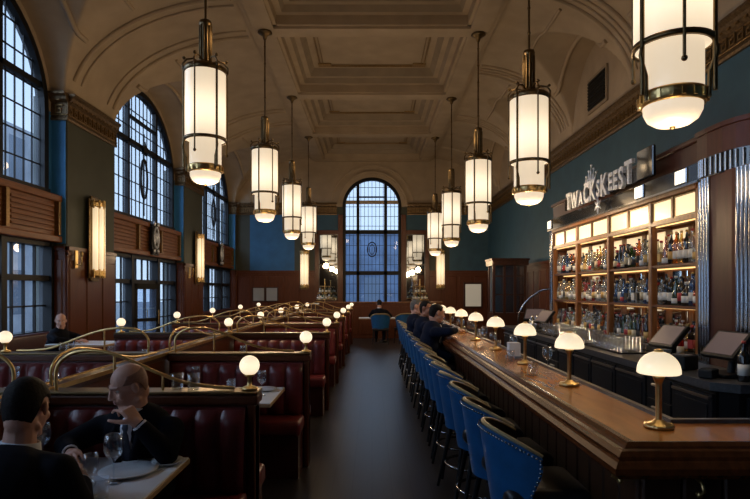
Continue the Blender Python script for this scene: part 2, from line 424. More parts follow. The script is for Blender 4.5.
# cornice with running ornament, wrapping the piers and along the back and right walls
mb = MB(); om = MB()
def cornice(x0, y0, x1, y1, nx, ny):
    """run along (x0,y0)->(x1,y1), projecting along (nx,ny)"""
    L = math.hypot(x1 - x0, y1 - y0); dx, dy = (x1 - x0) / L, (y1 - y0) / L
    prof = [(0, 4.70), (.04, 4.70), (.05, 4.74), (.03, 4.77), (.03, 5.02), (.06, 5.04), (.10, 5.07), (.11, 5.12), (.16, 5.15), (.16, 5.19), (0, 5.19)]
    vs = [(x + nx * p, y + ny * p, q) for x, y in ((x0, y0), (x1, y1)) for p, q in prof]; n = len(prof)
    mb.add(vs, [(i, i + 1, n + i + 1, n + i) for i in range(n - 1)])
    mb.add(vs[:n], [list(range(n))]); mb.add(vs[n:], [list(range(n))[::-1]])
    st = .17; N = int(L / st)
    for i in range(N):
        t = (i + .5) * L / N; cx, cy = x0 + dx * t, y0 + dy * t
        def bx(u0, u1, z0, z1, d=.055):
            a = (cx + dx * u0 + nx * .02, cy + dy * u0 + ny * .02); b = (cx + dx * u1 + nx * d, cy + dy * u1 + ny * d)
            om.box(min(a[0], b[0]), min(a[1], b[1]), z0, max(a[0], b[0]), max(a[1], b[1]), z1)
        bx(-.07, .07, 4.96, 4.985); bx(-.07, -.05, 4.83, 4.96); bx(-.05, .04, 4.83, 4.85); bx(.02, .04, 4.85, 4.92); bx(-.02, .02, 4.90, 4.92)
        bx(-.03, .03, 5.045, 5.07, .10)
    om.cyl((x0 + nx * .05, y0 + ny * .05, 4.80), (x1 + nx * .05, y1 + ny * .05, 4.80), .012, seg=6)
for a, b in ped:
    cornice(WL, a if a > 0 else 0, WL, b, 1, 0)
    if b < 23: cornice(-5.86, b, WL + .05, b, 0, 1)
    if a > 5: cornice(-5.86, a, WL + .05, a, 0, -1)
cornice(WR, 0, WR, YB, -1, 0); cornice(WL, YB, -BW - .25, YB, 0, -1); cornice(BW + .25, YB, WR, YB, 0, -1)
struct(mb.build('trim_3', 'bronze')); struct(om.build('trim_4', 'gilt'))
# wood wainscot: piers, back wall, right wall
mb = MB()
def dado(x0, y0, x1, y1, nx, ny, z1=2.4, step=.62):
    L = math.hypot(x1 - x0, y1 - y0); dx, dy = (x1 - x0) / L, (y1 - y0) / L
    def bx(t0, t1, z0, z_1, d, mi=0, bev=0):
        a = (x0 + dx * t0, y0 + dy * t0); b = (x0 + dx * t1 + nx * d, y0 + dy * t1 + ny * d)
        mb.box(min(a[0], b[0]), min(a[1], b[1]), z0, max(a[0], b[0]), max(a[1], b[1]), z_1, mi, bev, 1)
    bx(0, L, 0, z1, .025); bx(0, L, 0, .16, .05); bx(0, L, z1 - .07, z1, .06); bx(0, L, z1 - .16, z1 - .11, .04)
    N = max(1, round(L / step))
    for i in range(N): bx(i * L / N + .05, (i + 1) * L / N - .05, .26, z1 - .24, .045, 0, .015)
for a, b in ped[1:]:
    dado(WL, a, WL, b, 1, 0)
    if b < 23: dado(-5.86, b, WL, b, 0, 1, 2.4, .3)
    dado(-5.86, a, WL, a, 0, -1, 2.4, .3)
dado(WL, YB - .03, -2.28, YB - .03, 0, -1); dado(2.28, YB - .03, WR, YB - .03, 0, -1); dado(WR, 11, WR, YB, -1, 0)
dado(-1.2, YB, 1.2, YB, 0, -1, 1.1)
struct(mb.build('trim_5', 'wood_red'))

# ---- left windows: iron lattice over glass, wood louvre band, shop-front below
def iron_grid(mbx, yc, x, z0, top, ys, zs, mains_y, mains_z, hw, r=.011, R_=.05, half=None):
    for y in ys:
        t = top(y)
        if t > z0 + .05: mbx.box(x - r, yc + y - r, z0, x + r, yc + y + r, t)
    for z in zs:
        h = half(z) if half else hw
        if h > .05: mbx.box(x - r, yc - h, z - r, x + r, yc + h, z + r)
    for y in mains_y:
        t = top(y)
        mbx.box(x - R_, yc + y - R_, z0, x + R_ * 1.2, yc + y + R_, t)
    for z in mains_z:
        h = half(z) if half else hw
        mbx.box(x - R_, yc - h, z - R_, x + R_ * 1.2, yc + h, z + R_)
def atop(y): return SPR + WRISE * math.sqrt(max(0, 1 - (y / WHW) ** 2))
def ahalf(z): return WHW if z <= SPR else WHW * math.sqrt(max(0, 1 - ((z - SPR) / WRISE) ** 2))
def pane(mbx, pts, axis, h):
    P = [(h, p, q) if axis == 'x' else (p, h, q) for p, q in pts]; mbx.add(P, [list(range(len(P)))])
wn = 0
for bi, (a, b) in enumerate(OPEN):
    c = (a + b) / 2; X = -5.93; wn += 1
    w = struct(empty('window_%d' % wn, (X, c, 3.3)))
    f = MB()
    arch_ring(f, arch(c, WHW - .13, WRISE - .13, SPR), arch(c, WHW, WRISE, SPR), 'x', X - .07, X + .09)
    f.box(X - .07, c - WHW, 3.3, X + .09, c - WHW + .13, SPR); f.box(X - .07, c + WHW - .13, 3.3, X + .09, c + WHW, SPR); f.box(X - .07, c - WHW, 3.27, X + .12, c + WHW, 3.42)
    ys = [-2.0 + .235 * i for i in range(18)]
    iron_grid(f, c, X, 3.4, atop, ys, [3.4 + .44 * i for i in range(8)], (-.86, .86), (5.25,), WHW, half=ahalf)
    iron_grid(f, c, X, 5.2, lambda y: 5.3, [], [], [], (5.86,), .86, R_=.035)
    f.build('window_frame', 'iron', w)
    o = MB()
    for s in range(2):
        pass
    pts = [(X + .07, c + .2 * math.cos(t), 4.45 + .5 * math.sin(t)) for t in [2 * PI * i / 24 for i in range(25)]]
    o.tube(pts, .03, 6)
    o.cyl((X + .07, c, 3.5), (X + .07, c, 5.6), .014)
    for k in range(5):
        t0 = PI / 2 + 2 * PI * k / 5
        o.prism([(c + .19 * math.cos(t0), 5.22 + .19 * math.sin(t0)), (c + .08 * math.cos(t0 + .63), 5.22 + .08 * math.sin(t0 + .63)), (c, 5.22), (c + .08 * math.cos(t0 - .63), 5.22 + .08 * math.sin(t0 - .63))], 'x', X + .05, X + .11)
    o.build('window_ornament', 'iron', w)
    g = MB(); pane(g, [(c - WHW + .05, 3.35)] + [(c + (p - c) * .985, q) for p, q in arch(c, WHW, WRISE - .03, SPR)] + [(c + WHW - .05, 3.35)], 'x', X - .02)
    g.build('window_pane', 'window_glass', w, fix=False)
    # louvred wood band
    t = MB(); t.box(-6.0, a, 2.5, -5.74, b, 3.3); t.box(-6.0, a, 3.2, -5.66, b, 3.32, 0, .02); t.box(-6.0, a, 2.46, -5.66, b, 2.58, 0, .02)
    for k in range(3):
        y0, y1 = a + .1 + k * 1.45, a + .1 + (k + 1) * 1.45 - .08
        for j in range(6): t.box(-5.76, y0 + .1, 2.66 + j * .085, -5.70, y1 - .06, 2.71 + j * .085, 0, .01, 1)
        t.box(-5.76, y1, 2.6, -5.66, y1 + .08, 3.2, 1)
    struct(t.build('trim_%d' % (12 + bi), ['wood_band', 'gilt']))
    # shop-front
    wn += 1
    s = struct(empty('window_%d' % wn, (X, c, 0)))
    f = MB()
    f.box(X - .08, a, 2.38, X + .12, b, 2.5); f.box(X - .08, a, 0, X + .1, b, .35 if bi != 3 else .02)
    f.box(X - .08, a, 1.76, X + .1, b, 1.86)
    for y in (a + .06, c - .82, c + .82, b - .06): f.box(X - .09, y - .07, 0, X + .14, y + .07, 2.46)
    for y0, y1 in ((a + .12, c - .88), (c - .76, c + .76), (c + .88, b - .12)):
        n = 4
        for i in range(1, n):
            y = y0 + (y1 - y0) * i / n
            f.box(X - .015, y - .014, .35 if (y0 != c - .76 or bi != 3) else 1.8, X + .03, y + .014, 2.4)
        if bi != 3 or y0 != c - .76:
            for z in (.85, 1.32): f.box(X - .015, y0, z - .014, X + .03, y1, z + .014)
    f.build('window_frame', 'iron', s)
    g = MB(); pane(g, [(a, .02), (b, .02), (b, 2.42), (a, 2.42)], 'x', X - .02)
    g.build('window_pane', 'window_glass', s, fix=False)
    # hanging carved shield in front of the band
    if bi < 2: continue
    sh = thing('wall_shield', ['carved pale metal shield on the wood band of the first window bay', 'carved pale metal shield on the wood band over the street door', 'carved pale metal shield on the wood band of the far window bay'][bi - 2], 'shield', (-5.66, c + .1, 2.9), group='shields on the louvred bands')
    q = MB(); q.prism([(c - .1, 2.5), (c + .3, 2.5), (c + .36, 2.75), (c + .3, 3.3), (c + .1, 3.42), (c - .1, 3.3), (c - .16, 2.75)], 'x', -5.66, -5.6)
    q.build('backplate', 'iron', sh)
    q = MB(); q.tube([(-5.58, c + .1 + .15 * math.cos(t), 2.95 + .27 * math.sin(t)) for t in [2 * PI * i / 16 for i in range(17)]], .028, 6)
    q.tube([(-5.58, c + .1 + .06 * math.cos(t), 2.95 + .12 * math.sin(t)) for t in [2 * PI * i / 12 for i in range(13)]], .022, 6)
    for sy in (-1, 1): q.ell((-5.58, c + .1 + sy * .12, 3.3), (.03, .07, .06)); q.ell((-5.58, c + .1 + sy * .12, 2.6), (.03, .06, .06))
    q.build('relief', 'letter_metal', sh)
# street door in the middle bay, leaf standing open
c = 14.4; d = struct(empty('door_1', (-5.86, c - .7, 0)))
f = MB(); L = .72
for u0, u1, z0, z1 in ((0, .1, .03, 1.76), (L - .1, L, .03, 1.76), (0, L, .03, .3), (0, L, 1.62, 1.76), (0, L, .82, .9)): f.box(-.025, u0, z0, .025, u1, z1)
M = Matrix.Translation((-5.83, c - .72, 0)) @ Matrix.Rotation(R(-35), 4, 'Z')
f.v = [(M @ Vector(v))[:] for v in f.v]; f.build('door_leaf', 'iron', d)
g = MB(); g.box(-.004, .1, .3, .004, L - .1, 1.62); g.v = [(M @ Vector(v))[:] for v in g.v]; g.build('door_pane', 'window_glass', d)
g = MB(); g.cyl((.06, L - .06, .75), (.06, L - .06, 1.1), .014, seg=8); g.cyl((.02, L - .06, .8), (.06, L - .06, .8), .008); g.cyl((.02, L - .06, 1.05), (.06, L - .06, 1.05), .008)
g.v = [(M @ Vector(v))[:] for v in g.v]; g.build('door_handle', 'brass', d)
f = MB()
for u0, u1, z0, z1 in ((0, .09, .03, 1.76), (L - .09, L, .03, 1.76), (0, L, .03, .3), (0, L, 1.64, 1.76)): f.box(-5.9, c + .02 + u0, z0, -5.85, c + .02 + u1, z1)
d2 = struct(empty('door_2', (-5.87, c + .4, 0))); f.build('door_leaf', 'iron', d2)
g = MB(); g.cyl((-5.8, c + .07, .75), (-5.8, c + .07, 1.1), .014, seg=8); g.cyl((-5.86, c + .07, .8), (-5.8, c + .07, .8), .008); g.cyl((-5.86, c + .07, 1.05), (-5.8, c + .07, 1.05), .008); g.build('door_handle', 'brass', d2)

# ---- back window
wn += 1; w = struct(empty('window_%d' % wn, (0, YB, BZ0))); Y = YB + .1
f = MB(); arch_ring(f, arch(0, BW - .1, BW - .1, BSP), arch(0, BW + .02, BW + .02, BSP), 'y', Y - .14, Y + .06)
f.box(-BW, Y - .14, BZ0, -BW + .1, Y + .06, BSP); f.box(BW - .1, Y - .14, BZ0, BW, Y + .06, BSP)
def bt(x): return BSP + math.sqrt(max(0, BW ** 2 - x * x))
for x in (-.58, .56): f.box(x - .06, Y - .12, BZ0, x + .06, Y + .04, bt(x))
for z in (2.3, 4.0): f.box(-BW, Y - .12, z - .08, BW, Y + .04, z + .08)
for i in range(-7, 8):
    x = i * .155; f.box(x - .009, Y - .03, BZ0, x + .009, Y, bt(x) - .02)
for i in range(12):
    z = 1.45 + i * .4; h = BW if z < BSP else math.sqrt(max(0, BW ** 2 - (z - BSP) ** 2)); f.box(-h, Y - .03, z - .009, h, Y, z + .009)
f.box(-.58, Y - .08, 5.42, .56, Y, 5.48)
f.build('window_frame', 'iron', w)
o = MB(); o.tube([(.19 * math.cos(t), Y - .05, 3.28 + .3 * math.sin(t)) for t in [2 * PI * i / 20 for i in range(21)]], .022, 6); o.tube([(.11 * math.cos(t), Y - .05, 3.28 + .2 * math.sin(t)) for t in [2 * PI * i / 20 for i in range(21)]], .014, 6); o.build('window_ornament', 'iron', w)
g = MB(); pane(g, [(-BW, BZ0)] + arch(0, BW, BW, BSP) + [(BW, BZ0)], 'y', Y + .01); g.build('window_pane', 'window_glass', w, fix=False)
t = MB(); arch_ring(t, arch(0, BW + .02, BW + .02, BSP), arch(0, BW + .2, BW + .2, BSP), 'y', YB - .07, YB + .02)
arch_ring(t, arch(0, BW + .2, BW + .2, BSP), arch(0, BW + .27, BW + .27, BSP), 'y', YB - .11, YB + .02)
arch_ring(t, arch(0, BW + .5, BW + .5, BSP), arch(0, BW + .55, BW + .55, BSP), 'y', YB - .05, YB + .02)
struct(t.build('trim_9', 'plaster'))
t = MB()
for s in (-1, 1):
    x0, x1 = sorted((s * 1.2, s * 1.4)); t.box(x0, YB - .12, 0, x1, YB, 4.7, 0, .01)
    x0, x1 = sorted((s * 2.2, s * 2.36)); t.box(x0, YB - .1, 0, x1, YB, 4.0, 0, .01)
    x0, x1 = sorted((s * 1.4, s * 2.36)); t.box(x0, YB - .1, 3.9, x1, YB, 4.06); t.box(x0, YB - .1, 0, x1, YB, 1.15)
struct(t.build('trim_10', 'wood_red'))
for s, lab in ((-1, 'tall wood framed mirror beside the arched end window, over the booths'), (1, 'tall wood framed mirror beside the arched end window, over the bar end')):
    m = thing('wall_mirror', lab, 'mirror', (s * 1.8, YB - .06, 1.15), group='mirrors beside the end window')
    q = MB(); x0, x1 = sorted((s * 1.4, s * 2.2)); q.box(x0, YB - .05, 1.15, x1, YB - .03, 3.9); q.build('mirror_glass', 'mirror', m)
    q = MB()
    for xx in (x0, x1 - .035): q.box(xx, YB - .085, 1.15, xx + .035, YB - .045, 3.9)
    for zz in (1.15, 2.62, 3.865): q.box(x0, YB - .085, zz, x1, YB - .045, zz + .035)
    q.build('mirror_frame', 'wood_dark', m)
# vent grilles in the right lunettes
for yc in (11.85, 15.7):
    v = thing('vent_grille', 'dark louvred vent grille high in the vault wall ' + ('above the bar shelves' if yc < 13 else 'beyond the bar shelves'), 'vent', (WR, yc, 5.5), group='vents in the vault wall')
    q = MB(); q.box(WR - .05, yc - .5, 5.45, WR - .01, yc + .5, 6.2); q.build('frame', 'plaster_dark', v)
    q = MB(); q.box(WR - .055, yc - .44, 5.51, WR - .045, yc + .44, 6.14)
    for j in range(9): q.box(WR - .075, yc - .44, 5.54 + j * .067, WR - .055, yc + .44, 5.575 + j * .067)
    q.build('louvre', 'black_matte', v)
# ---- outdoors
mb = MB(); mb.box(-60, -30, -.32, 60, 90, -.3); struct(mb.build('ground', 'street'))
def facade(name, label, x0, y0, x1, y1, h, nx, ny, m='stone_facade'):
    b = thing(name, label, 'building', ((x0 + x1) / 2, (y0 + y1) / 2, -.3)); q = MB(); q.box(x0, y0, -.3, x1, y1, h); q.build('wall', m, b)
    q = MB()
    if nx:
        X = x1 if nx > 0 else x0; n = int((y1 - y0) / 2.4)
        for i in range(n):
            for z in range(int(h / 3)):
                y = y0 + (i + .5) * (y1 - y0) / n; q.box(X - .1, y - .55, z * 3 + .5, X + .02, y + .55, z * 3 + 2.5)
    else:
        Y_ = y0; n = int((x1 - x0) / 2.4)
        for i in range(n):
            for z in range(int(h / 3)):
                x = x0 + (i + .5) * (x1 - x0) / n; q.box(x - .55, Y_ - .02, z * 3 + .5, x + .55, Y_ + .1, z * 3 + 2.5)
    q.build('window', 'stone_dark', b)
facade('building', 'pale stone building across the street beyond the tall arched windows', -24, 14, -16, 34, 9, 1, 0)
facade('building', 'pale stone building outside, nearest beyond the first arched window', -30, -4, -20, 11, 6, 1, 0)
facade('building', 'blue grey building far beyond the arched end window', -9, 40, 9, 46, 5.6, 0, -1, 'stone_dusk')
# ================================================================= lamps
def make_pendant(zb, label, loc, group):
    """zb: height of the lowest point below the ceiling hook; built at the origin hanging from z=0"""
    t = thing('pendant_lamp', label, 'lamp', (0, 0, 0), 0, group); z0 = -zb     # z0 lowest point (local)
    q = MB(); q.lathe([(.005, 0), (.14, 0), (.15, -.03), (.09, -.06), (.045, -.10), (.03, -.16), (0, -.16)], seg=16); q.build('ceiling_rose', 'brass_dark', t)
    q = MB(); q.cyl((0, 0, -.1), (0, 0, z0 + 2.15), .016, seg=8)
    for k in range(int((zb - 2.2) / .35)): q.ell((0, 0, -.3 - k * .35), (.024, .024, .03), seg=8, rings=6)
    q.build('rod', 'brass_dark', t)
    q = MB()
    q.lathe([(0, 2.17), (.075, 2.17), (.085, 2.13), (.07, 2.10), (.072, 1.60), (.09, 1.57), (0, 1.56)], (0, 0, z0), 16)
    for k in range(12):
        a = 2 * PI * k / 12; q.cyl((.075 * math.cos(a), .075 * math.sin(a), z0 + 1.6), (.075 * math.cos(a), .075 * math.sin(a), z0 + 2.1), .013, seg=6)
    q.build('stem_housing', 'brass_dark', t)
    q = MB(); q.lathe([(.06, 1.62), (.12, 1.58), (.26, 1.55), (.274, 1.53), (.274, 1.48), (.265, 1.47), (.0, 1.5)], (0, 0, z0), 32)
    for k in range(6):
        a = 2 * PI * k / 6 + .3; c_, s_ = math.cos(a), math.sin(a)
        q.tube([(r * c_, r * s_, z0 + z) for r, z in ((.08, 1.62), (.16, 1.66), (.24, 1.64), (.285, 1.58), (.285, 1.5))], .012, 6)
        q.ell((.27 * c_, .27 * s_, z0 + 1.655), .022, seg=8, rings=6)
    q.build('crown', 'brass_dark', t)
    o = Vector((0, 0, z0))
    sh = MB(); sh.lathe([(.262, .60), (.262, 1.50)], (0, 0, 0), 36); s_ = sh.build('shade', 'lamp_pendant', t); s_.location = o
    q = MB(); q.lathe([(.262, .62), (.275, .62), (.275, .585), (.25, .58), (.255, .60)], (0, 0, z0), 36); q.build('shade_ring', 'brass_dark', t)
    sh = MB(); sh.lathe([(.205, .24), (.205, .60), (.26, .605)], (0, 0, 0), 36); s_ = sh.build('lower_shade', 'lamp_pendant', t); s_.location = o
    q = MB(); q.lathe([(.19, .26), (.222, .26), (.226, .24), (.226, .18), (.21, .165), (.19, .165)], (0, 0, z0), 36)
    for k in range(18):
        a = 2 * PI * k / 18; q.box(-.012, -.012, -.03, .012, .012, .03, M=Matrix.Translation((.225 * math.cos(a), .225 * math.sin(a), z0 + .21)) @ Matrix.Rotation(a, 4, 'Z'))
    q.build('band', 'brass', t)
    sh = MB(); sh.lathe([(.2, .17), (.197, .12), (.17, .065), (.12, .03), (.05, .015), (0, .014)], (0, 0, z0), 32); sh.build('bowl', 'lamp_bowl', t)
    q = MB(); q.ell((0, 0, z0 + .01), (.022, .022, .014), seg=8, rings=6); q.build('finial', 'brass_dark', t)
    for k in range(6):
        a = 2 * PI * k / 6 + .3; c_, s_ = math.cos(a), math.sin(a); q = MB(); thick = .017 if k % 2 else .012
        q.cyl((.272 * c_, .272 * s_, z0 + (.22 if k % 2 else .42)), (.272 * c_, .272 * s_, z0 + 1.54), thick, seg=6)
        if k % 2:
            q.tube([(r * c_, r * s_, z0 + z) for r, z in ((.272, .56), (.285, .50), (.27, .44), (.24, .36), (.235, .18))], .016, 6)
        else: q.ell((.272 * c_, .272 * s_, z0 + .41), .022, seg=8, rings=6)
        q.build('bar', 'brass_dark', t)
    t.location = loc
    return t
def bulb(loc, e, r=.12, col=(1, .70, .40)):
    l = bpy.data.lights.new('lamp_light', 'POINT'); l.energy = e; l.shadow_soft_size = r; l.color = col
    o = bpy.data.objects.new('lamp_light', l); C.objects.link(o); o.location = loc
    return o
PY = [4.1, 7.85, 11.6, 15.5, 19.5]
names = ['first', 'second', 'third', 'fourth', 'fifth']
zr = 6.90
pr = make_pendant(zr - 2.78, 'brass and opal glass pendant over the bar stools, first of its row and largest', (2.2, PY[0], zr), 'pendants over the bar')
for i in range(1, 5): dup(pr, (2.2, PY[i], zr), .4 * i, 'brass and opal glass pendant over the bar side, %s of its row from the camera' % names[i])
pl = make_pendant(zr - 2.98, 'brass and opal glass pendant over the booths, first of its row and largest', (-2.2, 7.4, zr), 'pendants over the booths')
for i in range(2, 5): dup(pl, (-2.2, PY[i] - .1, zr), .5 * i, 'brass and opal glass pendant over the booths, %s of its row from the camera' % names[i - 1])

for sx_, zl, ps in ((2.2, 2.78, PY), (-2.2, 2.98, [7.4] + [v - .1 for v in PY[2:]])):
    for y_ in ps: bulb((sx_, y_, zl - .22), 52 if y_ > 5 else 22); bulb((sx_ * .8, y_, zl + 2.05), 7)
def make_sconce(label, loc, rz, group):
    """long glass-tube wall lamp, wall behind at local y=0, lamp toward -y"""
    t = thing('wall_sconce', label, 'lamp', (0, 0, 0), 0, group)
    q = MB(); q.box(-.21, -.04, -.04, .21, 0, 1.53, 0, .02); q.box(-.15, -.05, -.09, .15, 0, 1.59, 0, .02); q.build('backplate', 'brass_dark', t)
    for z0, z1 in ((.0, .13), (1.36, 1.49)):
        q = MB(); q.lathe([(.0, z0), (.17, z0), (.185, z0 + .03), (.17, z0 + .06), (.185, z0 + .09), (.17, z1), (0, z1)], (0, -.05, 0), 20, a0=PI, a1=2 * PI)
        for k in range(5):
            a = PI + PI * (k + .5) / 5; q.cyl((.17 * math.cos(a), -.05 + .17 * math.sin(a), z0 - .02), (.17 * math.cos(a), -.05 + .17 * math.sin(a), z1 + .02), .02, seg=8)
        q.build('end_cap', 'brass', t)
    q = MB()
    for k in range(4):
        a = PI + PI * (k + .5) / 4; q.cyl((.125 * math.cos(a), -.06 + .125 * math.sin(a), .12), (.125 * math.cos(a), -.06 + .125 * math.sin(a), 1.38), .048, seg=14, cap=False)
    q.build('glass_tubes', 'lamp_sconce', t)
    for k in range(3):
        a = PI + PI * (k + 1) / 4; q = MB(); q.cyl((.168 * math.cos(a), -.06 + .168 * math.sin(a), .1), (.168 * math.cos(a), -.06 + .168 * math.sin(a), 1.4), .008, seg=6); q.build('rod', 'brass', t)
    t.location = loc; t.rotation_euler = (0, 0, rz)
    return t
sc = make_sconce('tall brass sconce with glowing tubes on the first wall pier between windows', (WL + .065, 11.1, 1.86), PI / 2, 'wall sconces')
dup(sc, (WL + .065, 17.7, 1.86), PI / 2, 'tall brass sconce with glowing tubes on the second wall pier, toward the end wall')
dup(sc, (-2.78, YB - .03, 1.70), 0, 'tall brass sconce on the end wall, on the booth side of the arched window')
dup(sc, (2.82, YB - .03, 1.70), 0, 'tall brass sconce on the end wall, on the bar side of the arched window')
def make_hook(loc, label):
    t = thing('candle_bracket', label, 'bracket', loc, 0, 'small brass brackets on the piers')
    q = MB(); q.box(loc[0], loc[1] - .05, loc[2], loc[0] + .03, loc[1] + .05, loc[2] + .34, 0, .01); q.build('backplate', 'brass', t)
    q = MB(); q.tube([(loc[0] + .03, loc[1], loc[2] + .08), (loc[0] + .10, loc[1], loc[2] + .05), (loc[0] + .12, loc[1], loc[2] + .12), (loc[0] + .12, loc[1], loc[2] + .24)], .014, 6)
    q.ell((loc[0] + .12, loc[1], loc[2] + .27), (.03, .03, .05), seg=8, rings=6); q.build('arm', 'brass', t)
make_hook((WL + .065, 10.45, 2.0), 'small brass bracket on the first pier beside its tall sconce')
make_hook((WL + .065, 16.95, 1.95), 'small brass bracket on the second pier beside its tall sconce')

def make_globe(label, group):
    t = thing('globe_lamp', label, 'lamp', (0, 0, 0), 0, group)
    q = MB(); q.lathe([(0, 0), (.045, 0), (.05, .008), (.035, .016), (.014, .024), (.012, .07), (.028, .078), (.03, .088), (0, .09)], seg=16); q.build('base', 'brass', t)
    q = MB(); q.ell((0, 0, .137), .057, seg=20, rings=14); q.build('globe', 'lamp_globe', t)
    return t
def make_dome(label, group):
    t = thing('dome_lamp', label, 'lamp', (0, 0, 0), 0, group)
    q = MB(); q.lathe([(0, 0), (.06, 0), (.064, .008), (.058, .016), (.03, .022), (.02, .034), (0, .036)], seg=24)
    for k in range(8):
        a = 2 * PI * k / 8; q.ell((.056 * math.cos(a), .056 * math.sin(a), .012), .0075, seg=8, rings=6)
    q.build('base', 'brass', t)
    q = MB(); q.lathe([(.0135, .03), (.0135, .19), (.016, .2), (.022, .215), (.03, .235), (0, .24)], seg=16); q.build('stem', 'brass', t)
    q = MB(); q.lathe([(.0, .238), (.084, .238), (.09, .242), (.09, .250)] + [(.09 * math.cos(a), .250 + .088 * math.sin(a)) for a in [PI / 2 * i / 10 for i in range(1, 10)]] + [(.012, .338), (0, .338)], seg=32); q.build('lamp_shade', 'lamp_dome', t)
    q = MB(); q.lathe([(0, .335), (.02, .335), (.02, .343), (.008, .348), (0, .348)], seg=12); q.build('finial', 'brass', t)
    return t
# ================================================================= booths on the window side
CAP = 1.03
DY = [1.40, 3.2, 5.13, 7.5, 9.65, 11.8, 14.3, 16.6]
rowname = ['behind the near diner', 'first from the camera', 'second from the camera', 'third from the camera', 'fourth from the camera', 'fifth from the camera', 'sixth from the camera', 'seventh from the camera']
def channel(x0, x1, y, z0, z1, dirn, pitch=.145, d=.07, lean=.05):
    """upholstered back in vertical channels; dirn -1 faces the camera"""
    n = max(1, round((x1 - x0) / pitch)); q = MB(); nu, nv = n * 8, 10
    def fn(u, v):
        f = abs(math.sin(u * n * PI)) ** .45; e = min(1, math.sin(min(1, max(0, v)) * PI) * 6) ** .5 if 0 < v < 1 else 0
        return (x0 + (x1 - x0) * u, y + dirn * (.012 + d * f * e * .5 + d * .5 * e + lean * (1 - v)), z0 + (z1 - z0) * v)
    q.grid(fn, nu, nv)
    q.box(x0, min(y, y + dirn * .03), z0, x1, max(y, y + dirn * .03), z1)
    return q
def bench(i, x0, x1, y, col, end_right=True):
    lab = 'oxblood leather booth bench, back to back, %s, %s' % (rowname[i], 'in the aisle row' if col == 1 else 'in the middle row')
    b = thing('booth_bench', lab, 'bench', ((x0 + x1) / 2, y, 0), 0, 'booth benches of the ' + ('aisle row' if col == 1 else 'middle row'))
    q = MB(); q.box(x0, y - .05, 0, x1, y + .05, CAP - .06); q.build('partition', 'wood_dark', b)
    q = MB(); q.box(x0 - .01, y - .075, CAP - .075, x1 + .015, y + .075, CAP - .018, 0, .012); q.build('cap_board', 'wood_red', b)
    q = MB(); q.box(x0 - .01, y - .078, CAP - .018, x1 + .015, y + .078, CAP, 0, .006); q.build('cap_trim', 'brass_dark', b)
    for dn, nm in ((-1, 'front'), (1, 'rear')):
        channel(x0 + .02, x1 - .05, y + dn * .05, .46, CAP - .085, dn).build('backrest', 'leather_red', b)
        q = MB(); ya, yb = sorted((y + dn * .09, y + dn * .43)); q.box(x0 + .02, ya, .36, x1 - .03, yb, .49, 0, .035, 3); q.build('seat', 'leather_red', b)
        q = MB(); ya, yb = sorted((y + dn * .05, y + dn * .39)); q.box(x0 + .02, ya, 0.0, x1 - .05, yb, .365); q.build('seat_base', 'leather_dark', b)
    for xe, s in ((x1, 1),) if col == 1 else ((x0, -1),):
        xa, xb = sorted((xe - s * .045, xe)); q = MB(); q.box(xa, y - .07, 0, xb, y + .07, CAP - .075, 0, .01); q.build('end_panel', 'wood_red', b)
    # wavy brass rail on the cap
    q = MB(); W = x1 - x0
    if col == 1: prof = [(.0, .0), (.0, .12), (.05, .19), (.14, .222), (.26, .215), (.38, .17), (.52, .10), (.66, .045), (.8, .02), (.92, .012)]
    else: prof = [(1, .0), (1, .12), (.95, .19), (.86, .222), (.72, .21), (.58, .16), (.44, .09), (.32, .035), (.2, .018), (.1, .015)]
    q.tube(smooth_path([(x0 + .04 + (W - .08) * u, y - .01, CAP + h) for u, h in prof], 6), .0105, 8)
    q.build('rail', 'brass', b)
    for u, h in ((.30, .2), (.55, .085)) if col == 1 else ((.70, .2), (.45, .085)):
        q = MB(); q.cyl((x0 + .04 + (W - .08) * u, y - .01, CAP), (x0 + .04 + (W - .08) * u, y - .01, CAP + h), .008, seg=6)
        q.build('rail_post', 'brass', b)
    return b
X1 = [-.62, -.655] + [-.575] * 6
for i, y in enumerate(DY):
    bench(i, -1.838, X1[i], y, 1)
    if i: bench(i, -3.42, -2.006, y, 2)
# the long partition between the two rows of booths
p = thing('booth_divider', 'long wood partition with brass topped ledge running between the two booth rows', 'partition', (-1.92, 9, 0))
q = MB(); q.box(-1.965, 1.0, 0, -1.875, 17.3, CAP - .06); q.build('panel', 'wood_red', p)
q = MB(); q.box(-1.985, 1.0, CAP - .055, -1.855, 17.3, CAP - .0, 0, .008); q.build('ledge', 'wood_dark', p)
q = MB(); q.box(-1.987, 1.0, CAP - .02, -1.977, 17.3, CAP + .008); q.box(-1.863, 1.0, CAP - .02, -1.853, 17.3, CAP + .008); q.build('ledge_trim', 'brass', p)
for k, y in enumerate(DY[1:]):
    pass
q = MB()
for k in range(len(DY) - 1):
    a, b_ = DY[k], DY[k + 1]; L = b_ - a
    q.tube(smooth_path([(-1.92, a + L * u, CAP + h) for u, h in ((.08, 0), (.08, .10), (.13, .17), (.24, .19), (.4, .14), (.58, .06), (.75, .02), (.92, .014))], 6), .009, 8)
q.build('rail', 'brass', p)
# globe lamps on the ends of the benches
g0 = make_globe('small brass globe lamp on the aisle end of the nearest bench back', 'globe lamps along the aisle')
g0.location = (X1[1] - .045, DY[1], CAP + .002)
for i in range(2, 8): dup(g0, (X1[i] - .03, DY[i], CAP + .002), 0, 'small brass globe lamp on the aisle end of the bench back, %s' % rowname[i])
for i in range(3, 8): dup(g0, (-1.92, DY[i], CAP + .002), 0, 'brass globe lamp where the long partition meets the bench, %s' % rowname[i], 'globe lamps along the long partition')
for i in range(2, 8): dup(g0, (-3.36, DY[i], CAP + .002), 0, 'brass globe lamp on the window side end of the bench, %s' % rowname[i], 'globe lamps on the window side')

